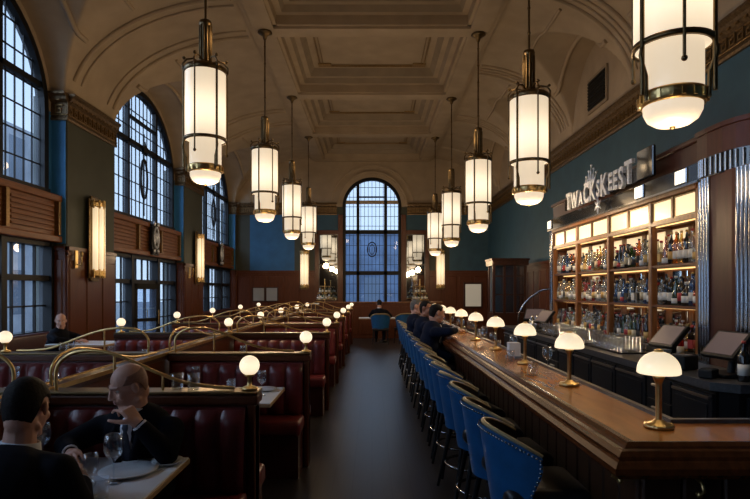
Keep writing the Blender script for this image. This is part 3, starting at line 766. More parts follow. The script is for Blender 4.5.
# ---- tables
def make_table(label, w, d, group, h=.75):
    t = thing('dining_table', label, 'table', (0, 0, 0), 0, group)
    q = MB(); q.box(-w / 2, -d / 2, h - .035, w / 2, d / 2, h, 0, .004, 1); q.build('tabletop', 'marble', t)
    q = MB(); q.box(-w / 2 - .004, -d / 2 - .004, h - .034, w / 2 + .004, d / 2 + .004, h - .006, 0, .004, 1); q.build('edge_band', 'table_edge', t)
    q = MB(); q.cyl((0, 0, .04), (0, 0, h - .034), .04, seg=12); q.lathe([(.04, h - .1), (.12, h - .04), (0, h - .036)], seg=12); q.build('pedestal', 'iron', t)
    q = MB(); q.lathe([(0, 0), (.15, 0), (.15, .02), (.06, .05), (0, .05)], seg=20); q.build('base', 'iron', t)
    return t
# ---- glassware, plates, cutlery
def make_wine(label, group, h=.2):
    t = thing('wine_glass', label, 'glass', (0, 0, 0), 0, group); k = h / .2
    q = MB(); q.lathe([(r * k, z * k) for r, z in ((0, 0), (.033, 0), (.033, .003), (.006, .008), (.004, .02), (.004, .088), (.012, .098), (.03, .115), (.039, .14), (.038, .17), (.032, .2), (.0305, .2), (.0365, .17), (.0375, .14), (.028, .117), (0, .102))], seg=20); q.build('bowl', 'clear_glass', t, fix=False)
    return t
def make_tumbler(label, group):
    t = thing('water_glass', label, 'glass', (0, 0, 0), 0, group)
    q = MB(); q.lathe([(0, 0), (.030, 0), (.036, .09), (.0345, .09), (.029, .01), (0, .01)], seg=18); q.build('tumbler', 'clear_glass', t, fix=False)
    return t
def make_plate(label, group, r=.13):
    t = thing('dinner_plate', label, 'plate', (0, 0, 0), 0, group)
    q = MB(); q.lathe([(0, 0), (r * .6, 0), (r, .014), (r, .018), (r * .62, .007), (0, .006)], seg=28); q.build('plate', 'china', t)
    return t
def make_fork(label, group, knife=False):
    t = thing('table_knife' if knife else 'table_fork', label, 'cutlery', (0, 0, 0), 0, group); q = MB()
    q.box(-.005, -.1, 0, .005, .03, .004, 0, .0015, 1)
    if knife: q.box(-.009, .03, .0, .009, .11, .003, 0, .001, 1)
    else:
        q.box(-.012, .03, 0, .012, .055, .004, 0, .0015, 1)
        for k in (-.010, -.0035, .003, .0085): q.box(k, .055, 0, k + .003, .095, .003)
    q.build('blade' if knife else 'tines', 'steel', t)
    return t
TZ = .7515
tw0 = make_table('white topped table between the two near diners, set with glasses and plates', .94, .70, 'booth tables'); tw0.location = (-1.40, 2.50, 0)
XR = -.766
seat_ys = [(2.50), 4.555, 6.3, 8.6, 10.75, 13.05, 15.4]
for i in range(1, 7):
    w = 1.05; dup(tw0, (XR - w / 2 + .05 if i > 1 else XR - .47, seat_ys[i] if i > 1 else 4.555, 0), 0, 'white topped table in the aisle row booth, %s' % rowname[i + 1].replace('from the camera', 'beyond the diners') )
for i in range(1, 7): dup(tw0, (-2.75, seat_ys[i], 0), 0, 'white topped table in the middle row booth, %s' % rowname[i + 1].replace('from the camera', 'beyond the diners'))
# near table setting
w1 = make_wine('stemmed wine glass half full of water, beside the bald diner on the near table', 'glasses on the near table', .215); w1.location = (-1.135, 2.46, TZ)
q = MB(); q.lathe([(0, .112), (.03, .124), (.040, .145), (0, .145)], seg=18); q.build('water', 'clear_glass', w1, fix=False)
w2 = make_wine('round stemmed wine glass next to the candle on the near table', 'glasses on the near table', .17); w2.location = (-1.165, 2.32, TZ)
w3 = make_wine('empty wine glass beside the clasped hands on the near table', 'glasses on the near table', .2); w3.location = (-1.60, 2.72, TZ)
t1 = make_tumbler('straight water tumbler in front of the tall wine glass, near table', 'glasses on the near table'); t1.location = (-1.095, 2.26, TZ)
pA = make_plate('white dinner plate in front of the bald diner', 'plates on the near table', .13); pA.location = (-1.13, 2.60, TZ)
pB = make_plate('small white side plate with a knife at the aisle corner of the near table', 'plates on the near table', .075); pB.location = (-1.00, 2.74, TZ)
f1 = make_fork('steel fork beside the white dinner plate on the near table', 'cutlery on the near table'); f1.location = (-1.055, 2.62, TZ + .001); f1.rotation_euler = (0, 0, -.5)
f2 = make_fork('steel knife beside the side plate on the near table', 'cutlery on the near table', True); f2.location = (-1.01, 2.63, TZ + .001); f2.rotation_euler = (0, 0, -.5)
f3 = make_fork('steel fork lying by the sleeve of the dark haired diner', 'cutlery on the near table'); f3.location = (-1.17, 2.2, TZ + .001); f3.rotation_euler = (0, 0, -.6)
cv = thing('candle_holder', 'small lit glass candle holder on the near table', 'candle', (-1.26, 2.30, TZ))
q = MB(); q.lathe([(0, 0), (.03, 0), (.038, .02), (.036, .055), (.034, .055), (.034, .02), (.027, .005), (0, .005)], (-1.26, 2.30, TZ), 18); q.build('cup', 'clear_glass', cv, fix=False)
q = MB(); q.cyl((-1.26, 2.30, TZ + .005), (-1.26, 2.30, TZ + .022), .022, seg=14); q.build('wax', 'china', cv)
q = MB(); q.ell((-1.26, 2.30, TZ + .037), (.010, .010, .017), seg=10, rings=8); q.build('flame', 'flame', cv)
# settings on the other tables
ws = make_wine('stemmed wine glass near the aisle edge of the table in the second booth', 'wine glasses on the booth tables'); ws.location = (XR - .12, 4.50, TZ)
pS = make_plate('white plate near the aisle edge of the table in the second booth', 'plates on the booth tables', .11); pS.location = (XR - .15, 4.74, TZ)
t2 = make_tumbler('upturned short glass on the table in the second booth', 'tumblers on the booth tables'); t2.location = (XR - .42, 4.7, TZ)
rng = random.Random(3)
bn = ['third', 'fourth', 'fifth', 'sixth', 'seventh']
for col, cx in ((1, XR - .45), (2, -2.75)):
    for i in range(1, 7):
        y = seat_ys[i]; row = 'aisle row' if col == 1 else 'middle row'; nth = rowname[i + 1].split()[0]
        for k, (dx, dy) in enumerate(((.3, -.18), (-.25, .2), (.05, .22))):
            if col == 1 and i == 1 and k == 0: continue
            dup(ws if k != 2 else t2, (cx + dx - .03, y + dy, TZ), 0, ('stemmed wine glass' if k != 2 else 'short tumbler') + ' at the %s, %s booth table, %s beyond the diners' % (['aisle side', 'window side', 'far middle'][k], row, nth), 'glasses on the %s tables' % row)
        if i > 1 or col == 2: dup(pS, (cx + .28 - .03, y + .12, TZ), 0, 'white plate on the %s booth table, %s beyond the diners' % (row, nth), 'plates on the booth tables')
# glasses standing on the bench caps
for x, y, l in ((-1.02, 3.2, 'upturned short tumbler on the cap of the nearest bench, aisle end'), (-1.12, 3.22, 'upturned short tumbler on the cap of the nearest bench, second from its lamp'), (-2.83, 5.13, 'short clear tumbler on the second bench cap below the seated man'), (-2.76, 5.13, 'short clear tumbler, closer to the partition, on the second bench cap')):
    dup(t2, (x, y, CAP + .002), 0, l, 'tumblers on the bench caps')
# ---- banquette and tables along the windows
for a, b_, l in ((6.2, 10.1, 'in the first window bay'), (18.6, 22.8, 'in the far window bay')):
    b = thing('window_banquette', 'dark leather banquette along the wall ' + l, 'bench', (-5.5, (a + b_) / 2, 0), 0, 'banquettes under the windows')
    q = MB(); q.box(-5.83, a, .36, -5.1, b_, .48, 0, .03); q.build('seat', 'leather_dark', b)
    q = MB(); q.box(-5.8, a, 0, -5.16, b_, .37); q.build('seat_base', 'wood_dark', b)
    q = MB(); q.box(-5.84, a, .46, -5.68, b_, .86, 0, .05, 3); q.build('backrest', 'leather_dark', b)
for y, l in ((7.3, 'nearer the camera'), (9.05, 'in front of the man by the window')): dup(tw0, (-4.62, y, 0), 0, 'white topped table beside the first window banquette, ' + l, 'window tables')
# ---- far table with its chair, low partition before the end window
pt = thing('low_partition', 'low red brown wood partition behind the far table, below the arched window', 'partition', (.3, 18.6, 0))
q = MB(); q.box(-1.75, 18.55, 0, 2.3, 18.67, 1.17); 
for k in range(6): q.box(-1.7 + k * .67, 18.535, .12, -1.1 + k * .67, 18.56, 1.05, 0, .01, 1)
q.build('panel', 'wood_red', pt)
q = MB(); q.box(-1.78, 18.52, 1.17, 2.33, 18.7, 1.21, 0, .01); q.build('cap', 'wood_amber', pt)
tf = make_table('white topped table at the end of the aisle where a diner sits', 1.5, .75, 'far tables'); tf.location = (.35, 17.2, 0)
def make_chair(label, group):
    t = thing('dining_chair', label, 'chair', (0, 0, 0), 0, group)
    q = MB(); q.box(-.24, -.22, .40, .24, .24, .48, 0, .03, 3); q.build('seat', 'leather_black', t)
    def fn(u, v):
        a = R(-75 + 150 * u) - PI / 2; r = .25 + .05 * v; return (r * math.cos(a), r * math.sin(a) + .02, .46 + v * (.44 - .12 * abs(2 * u - 1) ** 3))
    q = MB(); q.grid(fn, 14, 8); q.grid(lambda u, v: tuple(Vector(fn(u, v)) * 1 + Vector((-.0, .0, 0)) - Vector((fn(u, v)[0], fn(u, v)[1], 0)).normalized() * .05), 14, 8); q.build('backrest', 'leather_blue', t)
    q = MB(); q.tube([fn(i / 14, 1) for i in range(15)], .02, 6); q.build('backrest_trim', 'piping_gold', t)
    for sx in (-1, 1):
        for sy in (-1, 1): q = MB(); q.cyl((sx * .2, sy * .18, .41), (sx * .23, sy * .22, 0), .022, .013, 8); q.build('leg', 'iron', t)
    return t
ch = make_chair('blue leather tub chair with its back to the aisle at the far table', 'tub chairs at the far table'); ch.location = (.25, 16.6, 0)
dup(ch, (.95, 16.75, 0), .3, 'blue leather tub chair on the bar side of the far table')
# service stands with tiers of bottles and greenery before the mirrors
for sx, nm in ((-1.82, 'booth side'), (1.85, 'bar side')):
    t = thing('serving_stand', 'tiered serving stand in front of the wall mirror on the ' + nm, 'stand', (sx, 21.6, 0), 0, 'tiered stands by the end wall')
    q = MB(); q.box(sx - .5, 21.35, 0, sx + .5, 21.85, 1.05, 0, .01); q.build('cabinet', 'wood_dark', t)
    q = MB(); q.box(sx - .53, 21.32, 1.05, sx + .53, 21.88, 1.09, 0, .01); q.build('worktop', 'marble', t)
    for k, (z, r) in enumerate(((1.22, .34), (1.48, .26), (1.74, .18))):
        q = MB(); q.lathe([(0, z), (r, z), (r, z + .015), (0, z + .015)], (sx, 21.6, 0), 20); q.build('tier', 'brass', t)
    q = MB(); q.cyl((sx, 21.6, 1.09), (sx, 21.6, 1.98), .016, seg=8); q.ell((sx, 21.6, 2.0), .03, seg=8, rings=6); q.build('stem', 'brass', t)
# framed menus on the end wall
for x, l in ((-4.66, 'framed pale menu sheet on the end wall wainscot, farther from the sconce'), (-4.12, 'framed pale menu sheet on the end wall wainscot, closer to the sconce')):
    m = thing('framed_menu', l, 'menu', (x, YB - .1, 1.15), 0, 'framed menus on the end wall')
    q = MB(); q.box(x - .26, YB - .125, 1.12, x + .26, YB - .08, 1.72, 0, .008, 1); q.build('frame', 'wood_dark', m)
    q = MB(); q.box(x - .22, YB - .128, 1.16, x + .22, YB - .12, 1.68); q.build('sheet', 'paper', m)
# ================================================================= the bar
BT = 1.0; BX0, BX1, BYN, BYI, BYF = .92, 1.40, 2.11, 2.60, 12.2; BXE = 3.9
bar = thing('bar_counter', 'long polished wood bar counter turning a corner, with moulded rail and planked front', 'bar', (1.2, 7, 0))
def ell_poly(o, i): # L outline: offset o from outer edges, i from inner edges
    return [(BX0 + o, BYF), (BX0 + o, BYN + o), (BXE, BYN + o), (BXE, BYI - i), (BX1 - i, BYI - i), (BX1 - i, BYF)]
q = MB(); q.prism(ell_poly(.12, .0), 'z', BT - .06, BT - .012); q.build('countertop', 'wood_bar', bar)
# moulded rail swept round the outer edge
prof = [(.135, -.06), (.02, -.12), (.0, -.10), (-.004, -.075), (.012, -.055), (.02, -.05), (.02, -.036), (.035, -.018), (.05, -.012), (.058, -.016), (.062, -.006), (.08, .006), (.10, .004), (.106, -.004), (.118, -.003), (.126, -.011), (.14, -.012)]
q = MB(); vs = []
for px, py, m in ((BX0, BYF, 0), (BX0, BYN, 1), (BXE, BYN, 2)):
    for o, z in prof: vs.append((px + (o if m < 2 else 0), py + (o if m > 0 else 0), BT + z))
n = len(prof); q.add(vs, [(s * n + i, s * n + i + 1, (s + 1) * n + i + 1, (s + 1) * n + i) for s in range(2) for i in range(n - 1)])
q.build('edge_rail', 'wood_rail', bar)
q = MB(); q.prism([(BX1 - .03, BYF), (BX1 - .03, BYI - .03), (BXE, BYI - .03), (BXE, BYI), (BX1, BYI), (BX1, BYF)], 'z', BT - .06, BT + .006); q.build('service_edge', 'counter_stone', bar)
q = MB(); q.prism([(BX0 + .17, BYF - .05), (BX0 + .17, BYN + .14), (BXE, BYN + .14), (BXE, BYI - .1), (BX1 - .08, BYI - .1), (BX1 - .08, BYF - .05)], 'z', 0, BT - .058)
q.build('carcass', 'wood_dark', bar)
q = MB(); y = BYN + .16
while y < BYF - .1:
    q.box(BX0 + .152, y, .16, BX0 + .175, y + .155, BT - .09, 0, .008, 1); y += .165
x = BX0 + .16
while x < BXE - .1:
    q.box(x, BYN + .122, .16, x + .155, BYN + .145, BT - .09, 0, .008, 1); x += .165
q.box(BX0 + .145, BYN + .11, 0, BX0 + .18, BYF - .05, .15, 0, .01); q.box(BX0 + .11, BYN + .11, 0, BXE, BYN + .15, .15, 0, .01)
q.build('front_planks', 'wood_front', bar)
for (x, y), s in (((BX0 + .15, 2.35), 0), ((1.28, BYN + .11), 1), ((1.95, BYN + .11), 1)):
    q = MB()
    if s: q.tube([(x, y, .86), (x, y - .05, .85), (x, y - .06, .82), (x, y - .03, .80)], .008, 6); q.ell((x, y - .03, .80), .014, seg=8, rings=6)
    else: q.tube([(x, y, .86), (x - .05, y, .85), (x - .06, y, .82), (x - .03, y, .80)], .008, 6); q.ell((x - .03, y, .80), .014, seg=8, rings=6)
    q.build('coat_hook', 'brass', bar)
# dome lamps along the inner edge
d0 = make_dome('brass dome lamp with opal shade on the bar, by the corner and largest', 'dome lamps on the bar'); d0.location = (1.275, 2.49, BT - .010)
for k in range(1, 9): dup(d0, (1.265, 2.49 + 1.1 * k - (.06 if k > 1 else 0), BT - .010), 0, 'brass dome lamp with opal shade on the bar, %s from the bar corner' % ORD[k])
# glasses, napkins and bottles on the bar
bg = make_wine('stemmed glass standing on the bar', 'glasses on the bar', .19); bg.location = (1.30, 4.15, BT - .010); bg['label'] = 'stemmed glass on the bar between the second and third dome lamps'
bt_ = make_tumbler('short tumbler on the bar close to the second dome lamp', 'glasses on the bar'); bt_.location = (1.17, 3.72 + .35, BT - .010); bt_['label'] = 'short tumbler on the bar beside the stemmed glass, before the third dome lamp'
rng = random.Random(11)
for k in range(18):
    y = 4.85 + k * .33 + rng.uniform(-.05, .05); seg = int((y - 2.43) / 1.1)
    if min(abs(y - (2.43 + 1.1 * j)) for j in range(9)) < .1: y += .16
    dup(bg if k % 3 else bt_, (1.31 if k % 2 or 6.9 < y < 9.4 else 1.20, y, BT - .010), 0, ('stemmed glass' if k % 3 else 'short tumbler') + ' on the bar, %s glass along it past the third dome lamp' % ORD[k], 'glasses on the bar')
nb = thing('napkin_box', 'white napkin box with blue base on the bar near the third dome lamp', 'box', (1.27, 5.02, BT - .010))
q = MB(); q.box(1.21, 4.96, BT - .012, 1.33, 5.08, BT + .012, 0, .003); q.build('base', 'stone_dark', nb)
q = MB(); q.box(1.22, 4.97, BT + .012, 1.32, 5.07, BT + .13, 0, .004); q.build('napkins', 'linen', nb)

# ---- bar stools
def make_stool(label, group):
    """faces local +y"""
    t = thing('bar_stool', label, 'stool', (0, 0, 0), 0, group)
    q = MB(); q.box(-.2, -.19, .58, .2, .21, .69, 0, .045, 4); q.build('seat', 'leather_black', t)
    def sh(u, v, off):
        k = abs(2 * u - 1); a = R((2 * u - 1) * (58 + 30 * v - 8 * max(0, v - .75) * 4)) - PI / 2
        top = .955 - .10 * k ** 2.2; z0 = .53
        r = .195 + .06 * v - off
        return (r * 1.04 * math.cos(a), r * 1.08 * math.sin(a), z0 + (top - z0) * v)
    q = MB(); q.grid(lambda u, v: sh(u, v, 0), 30, 10); q.build('backrest', 'leather_blue', t)
    q = MB(); q.grid(lambda u, v: sh(u, v, .04), 30, 10); q.build('backrest_lining', 'leather_black', t)
    q = MB(); q.tube([Vector(sh(i / 30, 1, .02)) for i in range(31)], .012, 8); q.build('backrest_roll', 'piping_gold', t)
    q = MB()
    for i in range(44):
        p = sh((i + .5) / 44, .955, -.003); q.ell(p, .0065, seg=6, rings=4)
    for e in (0, 1):
        for j in range(14): q.ell(sh(abs(e - .012), .06 + j * .065, -.003), .006, seg=6, rings=4)
    q.build('nailheads', 'chrome', t)
    for sx in (-1, 1):
        for sy in (-1, 1): q = MB(); q.cyl((sx * .12, sy * .11, .60), (sx * .215, sy * .215, 0), .02, .012, 8); q.build('leg', 'iron', t)
    q = MB(); q.tube([(.21 * math.cos(2 * PI * i / 28), .21 * math.sin(2 * PI * i / 28), .24) for i in range(29)], .010, 6); q.build('foot_ring', 'chrome', t)
    return t
SY = [(2.73, 0), (3.29, .06), (3.85, -.05), (4.41, .18), (4.97, .08), (5.52, -.04), (6.12, .05), (6.74, 0), (7.40, .04), (8.2, -.05), (8.95, .06), (9.65, 0), (10.35, .05), (11.1, 0), (11.8, 0)]
st0 = None
for k, (y, a) in enumerate(SY):
    if k in (8, 9, 10): lab = 'blue leather bar stool under the %s suited man at the bar' % ['nearest', 'middle', 'farthest'][k - 8]
    else: lab = ('blue leather bar stool at the bar, %s from the camera, empty' if k < 8 else 'blue leather bar stool past the suited men at the bar, %s along the row') % ORD[k]
    if k == 0: lab = 'blue leather bar stool beside the bar corner, whole studded back showing'
    if 'nearest' in lab: lab = lab.replace('nearest', 'grey haired')
    if 'farthest' in lab: lab = lab.replace('farthest suited man', 'bald headed man')
    if k == 8: lab = 'blue leather bar stool under the man leaning his arms on the bar'
    if k == 9: lab = 'blue leather bar stool under the man facing out at the bar'
    if k == 10: lab = 'blue leather bar stool under the grey haired man at the bar'
    x = .80 if k < 3 else .79
    if st0 is None: st0 = make_stool(lab, 'bar stools'); st0.location = (x, y, 0); st0.rotation_euler = (0, 0, -PI / 2 + a)
    else: dup(st0, (x, y, 0), -PI / 2 + a, lab)

# ---- back counter: worktop, fridge units, drawers
CX, CT, CY0, CY1 = 2.4, .945, 3.86, 10.4
wt = thing('back_worktop', 'dark stone worktop running along the back of the bar', 'worktop', (2.8, 7, 0))
q = MB(); q.prism([(CX, CY1), (CX, CY0 + .12), (CX + .14, CY0), (4.6, CY0), (4.6, CY0 + .9), (3.52, CY0 + .9), (3.52, CY1)], 'z', CT - .06, CT); q.build('slab', 'counter_stone', wt)
q = MB(); q.box(3.0, 5.22, CT, 3.5, CY1, CT + .06); q.build('ledge', 'counter_stone', wt)
def unit(y0, y1, label, kind):
    u = thing('fridge_unit' if kind != 'drawer' else 'drawer_unit', label, 'cabinet', (2.75, (y0 + y1) / 2, 0), 0, 'black units under the back worktop')
    q = MB(); q.box(CX + .05, y0 + .002, .0, 3.5, y1 - .002, CT - .062); q.build('carcass', 'black_matte', u)
    if kind == 'drawer':
        n = 4
        for j in range(n):
            z0 = .08 + j * (CT - .16) / n; z1 = z0 + (CT - .16) / n - .012
            q = MB(); q.box(CX + .03, y0 + .015, z0, CX + .055, y1 - .015, z1, 0, .004, 1); d = q.build('drawer', 'black_unit', u)
            q = MB(); q.box(CX + .005, (y0 + y1) / 2 - .075, z1 - .075, CX + .03, (y0 + y1) / 2 + .075, z1 - .055, 0, .004, 1); q.build('handle', 'steel', d)
    else:
        n = 2 if kind == 'double' else 1
        for j in range(n):
            a = y0 + (y1 - y0) * j / n + .012; b = y0 + (y1 - y0) * (j + 1) / n - .012
            q = MB(); q.box(CX + .03, a, .08, CX + .055, b, CT - .09, 0, .004, 1)
            q.box(CX + .022, a + .05, .13, CX + .034, b - .05, CT - .17, 0, .004, 1); d = q.build('door', 'black_unit', u)
            q = MB(); q.box(CX + .012, a + .02, CT - .135, CX + .034, b - .02, CT - .115, 0, .003, 1); q.build('handle', 'steel', d)
    q = MB(); q.box(CX + .07, y0, 0, CX + .09, y1, .075); q.build('kick_plate', 'steel', u)
ys = 3.99
for k, (w, kind, lab) in enumerate(((.56, 'single', 'black fridge unit under the worktop, at its corner'), (.42, 'drawer', 'black four drawer unit under the worktop beside the corner fridge'), (.62, 'single', 'black fridge unit beyond the drawers, first single door'), (.62, 'single', 'black fridge unit beyond the drawers, second single door'), (1.1, 'double', 'black double fridge unit under the middle of the back shelves'), (.42, 'drawer', 'black four drawer unit under the middle of the worktop'), (1.1, 'double', 'black double fridge unit toward the far end of the worktop'), (.62, 'single', 'black fridge unit near the curved tap, far end'), (.85, 'single', 'black wide door unit closing the far end of the worktop'))):
    unit(ys, ys + w, lab, kind); ys += w
eu = thing('corner_unit', 'black end cabinet of the back counter facing the bar return', 'cabinet', (3.5, 4.2, 0))
q = MB(); q.prism([(CX + .07, 3.985), (CX + .17, CY0 + .06), (4.58, CY0 + .06), (4.58, 4.7), (3.52, 4.7), (3.52, 3.985)], 'z', 0, CT - .062); q.build('carcass', 'black_matte', eu)
for x0, x1 in ((2.62, 3.24), (3.26, 3.88)):
    q = MB(); q.box(x0, CY0 + .035, .08, x1, CY0 + .062, CT - .1, 0, .004, 1); d = q.build('door', 'black_unit', eu); q = MB(); q.ell((x0 + .06, CY0 + .028, .7), .014, seg=8, rings=6); q.build('knob', 'steel', d)

# ---- back bar: glowing light box over three tiers of bottles
SX, SD = 3.0, 3.215                       # front plane and back panel
BY = [5.15, 6.03, 7.1, 8.2, 9.25]        # uprights
S1, S2, S3 = 1.86, 1.445, CT + .06
bb = thing('back_bar_cabinet', 'tall mahogany back bar with lit glass panels, bottle shelves and chrome strips', 'cabinet', (3.3, 7.0, CT))
q = MB(); q.box(SD, BY[0] - .1, CT + .062, 3.52, BY[-1] + .05, 3.0); q.build('back_panel', 'wood_amber', bb)
for j in range(4):
    for z0, z1, mm in ((S3 + .05, S2 - .06, 'mirror'), (S2 + .04, S1 - .06, 'mirror'), (S1 + .16, 2.24, 'lamp_panel_dim')):
        for h in range(2):
            L = (BY[j + 1] - BY[j]); a = BY[j] + .1 + h * (L / 2); b = BY[j] + L / 2 - .04 + h * (L / 2 - .02)
            q = MB(); q.box(SD - .012, a, z0, SD, b, z1, 0, .003, 1); q.build('mirror_panel' if mm == 'mirror' else 'glowing_panel', mm, bb)
for z, nm in ((S1, 'shelf'), (S2, 'shelf')):
    q = MB(); q.box(SX, BY[0], z - .03, SD, BY[-1], z, 0, .004, 1); s_ = q.build(nm, 'wood_red', bb)
    q = MB(); q.box(SD - .05, BY[0], z - .042, SD - .02, BY[-1], z - .031); q.build('glow_strip', 'strip_glow', s_)  # hidden glowing strip, added to warm and brighten the shelf interior
q = MB(); q.box(SX + .04, BY[0], 2.264, SX + .055, BY[-1], 2.274); q.build('glow_strip', 'strip_glow', bb)
for y in BY:
    q = MB(); q.box(SX - .012, y - .032, CT + .062, SX + .06, y + .032, 2.56, 0, .008, 1); q.box(SX + .05, y - .02, 2.25, SD, y + .02, 2.3); q.build('upright', 'wood_amber', bb)
for j in range(4):
    m = (BY[j] + BY[j + 1]) / 2
    q = MB(); q.box(SX - .006, m - .014, 2.28, SX + .04, m + .014, 2.54); q.box(SD - .02, m - .02, CT + .062, SD, m + .02, 2.27); q.build('mullion', 'wood_amber', bb)
    for a, b in ((BY[j] + .04, m - .02), (m + .02, BY[j + 1] - .04)):
        q = MB(); q.box(SX + .012, a, 2.33, SX + .03, b, 2.515, 0, .003, 1); f = q.build('light_panel', 'lamp_panel', bb)
        q = MB()
        for z in (2.318, 2.515): q.box(SX + .0, a, z, SX + .03, b, z + .012)
        q.box(SX + .0, a, 2.32, SX + .03, a + .012, 2.525); q.box(SX + .0, b - .012, 2.32, SX + .03, b, 2.525); q.build('panel_frame', 'brass_dark', f)
q = MB(); q.box(SX - .015, BY[0], 2.275, SD, BY[-1], 2.312); q.box(SX - .03, BY[0], 2.535, SD, BY[-1] + .05, 2.58, 0, .008, 1); q.build('rail', 'wood_amber', bb)
q = MB(); q.box(SX - .06, BY[0] - .1, 2.58, 3.52, BY[-1] + .09, 2.76, 0, .01, 1); q.build('glass_band', 'black_gloss', bb)
q = MB(); q.box(SX - .075, BY[0] - .1, 2.572, SX + .0, BY[-1] + .09, 2.592); q.build('chrome_edge', 'chrome', bb)
q = MB(); q.box(SX + .02, BY[0] - .1, 2.76, 3.52, BY[-1] + .09, 3.0, 0, .01, 1); q.box(SX - .01, BY[0] - .1, 2.97, 3.52, BY[-1] + .11, 3.02, 0, .01, 1); q.build('fascia', 'wood_maroon', bb)
for y in (9.24, 6.15, 5.32):
    q = MB(); q.box(SX - .075, y - .1, 2.60, SX - .055, y + .1, 2.745, 0, .006, 1); f = q.build('picture_light', 'chrome', bb)
    q = MB(); q.box(SX - .08, y - .085, 2.61, SX - .072, y + .085, 2.735, 0, .003, 1); q.build('glass', 'lamp_white', f)
# near end: wood pilaster between fluted chrome strips, the fascia turning the rounded corner above
def corner(d, y1): return [(SX - .03 - d, y1), (SX - .04 - d, 4.95), (SX - .03 - d, 4.75), (SX - d, 4.62 - d * .5), (SX + .07 - d * .5, 4.50 - d), (SX + .18, 4.42 - d), (SX + .32, 4.40 - d), (3.52, 4.40 - d), (3.52, y1)]
q = MB(); q.prism([(SX - .02, 5.1), (SX - .04, 4.9), (SX - .045, 4.60), (SX - .02, 4.42), (SX + .06, 4.36), (3.52, 4.36), (3.52, 5.1)], 'z', CT + .002, 2.6); q.build('pilaster', 'wood_maroon', bb)
q = MB(); q.prism(corner(0, 5.12), 'z', 2.76, 3.0); q.prism(corner(.02, 5.12), 'z', 2.985, 3.025); q.build('corner_fascia', 'wood_maroon', bb)
q = MB(); q.prism(corner(.025, 5.04), 'z', 2.59, 2.765); q.build('corner_band', 'black_gloss', bb)
q = MB(); P_ = corner(.03, 5.04)
for (ax, ay), (bx_, by_) in zip(P_[:5], P_[1:6]):
    for u in (.15, .5, .85): q.cyl((ax + (bx_ - ax) * u, ay + (by_ - ay) * u, 2.60), (ax + (bx_ - ax) * u, ay + (by_ - ay) * u, 2.755), .014, seg=8)
q.build('chrome_band', 'chrome', bb)
for (ax, ay), (bx_, by_) in (((SX - .03, 5.09), (SX - .05, 4.89)), ((SX - .055, 4.53), (SX - .02, 4.38))):
    q = MB(); n = 4
    for i in range(n):
        u = (i + .5) / n; q.cyl((ax + (bx_ - ax) * u, ay + (by_ - ay) * u, CT + .002), (ax + (bx_ - ax) * u, ay + (by_ - ay) * u, 2.59), .019, seg=10)
    q.build('chrome_strip', 'chrome', bb)
q = MB()
for i in range(3): q.cyl((SX - .02, 9.27 + i * .035, CT + .062), (SX - .02, 9.27 + i * .035, 2.6), .018, seg=8)
q.build('chrome_strip', 'chrome', bb)
q = MB(); q.box(SX, BY[-1] + .02, CT + .062, 3.52, BY[-1] + .09, 2.6); q.build('side_panel', 'wood_red', bb)

# ---- illuminated sign on the fascia
sg = thing('bar_sign', 'silver bar sign reading TWACKSKEEST with a crown, on the back bar fascia', 'sign', (SX - .1, 7.2, 2.7))
q = MB(); q.box(SX - .12, 5.75, 2.78, SX - .08, 6.1, 3.1, 0, .01, 1); q.box(SX - .11, 5.75, 2.78, SX - .08, 8.4, 2.95, 0, .008, 1); q.build('backing', 'black_gloss', sg)
def text(s, size, ya, z, x, sx=1.0, name='lettering', m='letter_metal', bold=.006):
    cu = bpy.data.curves.new(name, 'FONT'); cu.body = s; cu.size = size; cu.extrude = .018; cu.offset = bold; cu.bevel_depth = .003
    o = bpy.data.objects.new('tmp', cu); C.objects.link(o); bpy.context.view_layer.update()
    me = bpy.data.meshes.new_from_object(o.evaluated_get(bpy.context.evaluated_depsgraph_get())); bpy.data.objects.remove(o)
    vs = [v.co.copy() for v in me.vertices]; fs = [list(p.vertices) for p in me.polygons]; x0 = min(v.x for v in vs)
    q = MB(); q.add([(x - v.z, ya - (v.x - x0) * sx, z + v.y) for v in vs], fs); w = (max(v.x for v in vs) - x0) * sx
    return q, w
al = [('T', .33, 0), ('W', .30, 0), ('A', .24, .0), ('C', .34, 0), ('K', .34, 0), ('S', .28, .02), ('K', .37, 0), ('E', .28, .03), ('E', .30, .02), ('S', .34, .0), ('T', .36, .02)]
y = 8.22; Q = MB()
ws_ = []
for chh, s, dz in al:
    q, w = text(chh, s, 0, 0, 0); ws_.append(w)
tot = sum(ws_) ; k = (2.08 - .03 * 10) / tot
for (chh, s, dz), w in zip(al, ws_):
    q, w = text(chh, s, y, 2.77 + dz, SX - .135, k); Q.add(q.v, q.f); y -= w + .03
Q.build('lettering', 'letter_metal', sg)
q = MB()
for i, h in enumerate((.08, .14, .20, .14, .08)): q.cyl((SX - .13, 7.5 - i * .07, 3.0), (SX - .13, 7.5 - i * .085, 3.02 + h), .02, .004, 6); q.ell((SX - .13, 7.5 - i * .085, 3.03 + h), .016, seg=8, rings=6)
q.box(SX - .15, 7.2, 2.995, SX - .11, 7.54, 3.03, 0, .006, 1); q.build('crown_ornament', 'letter_metal', sg)
q = MB()
for i in range(6):
    a = PI / 2 + 2 * PI * i / 6; q.cyl((SX - .13, 7.12, 2.68), (SX - .13, 7.12 + .11 * math.cos(a), 2.68 + .11 * math.sin(a)), .02, .006, 6)
q.build('star_ornament', 'letter_metal', sg)

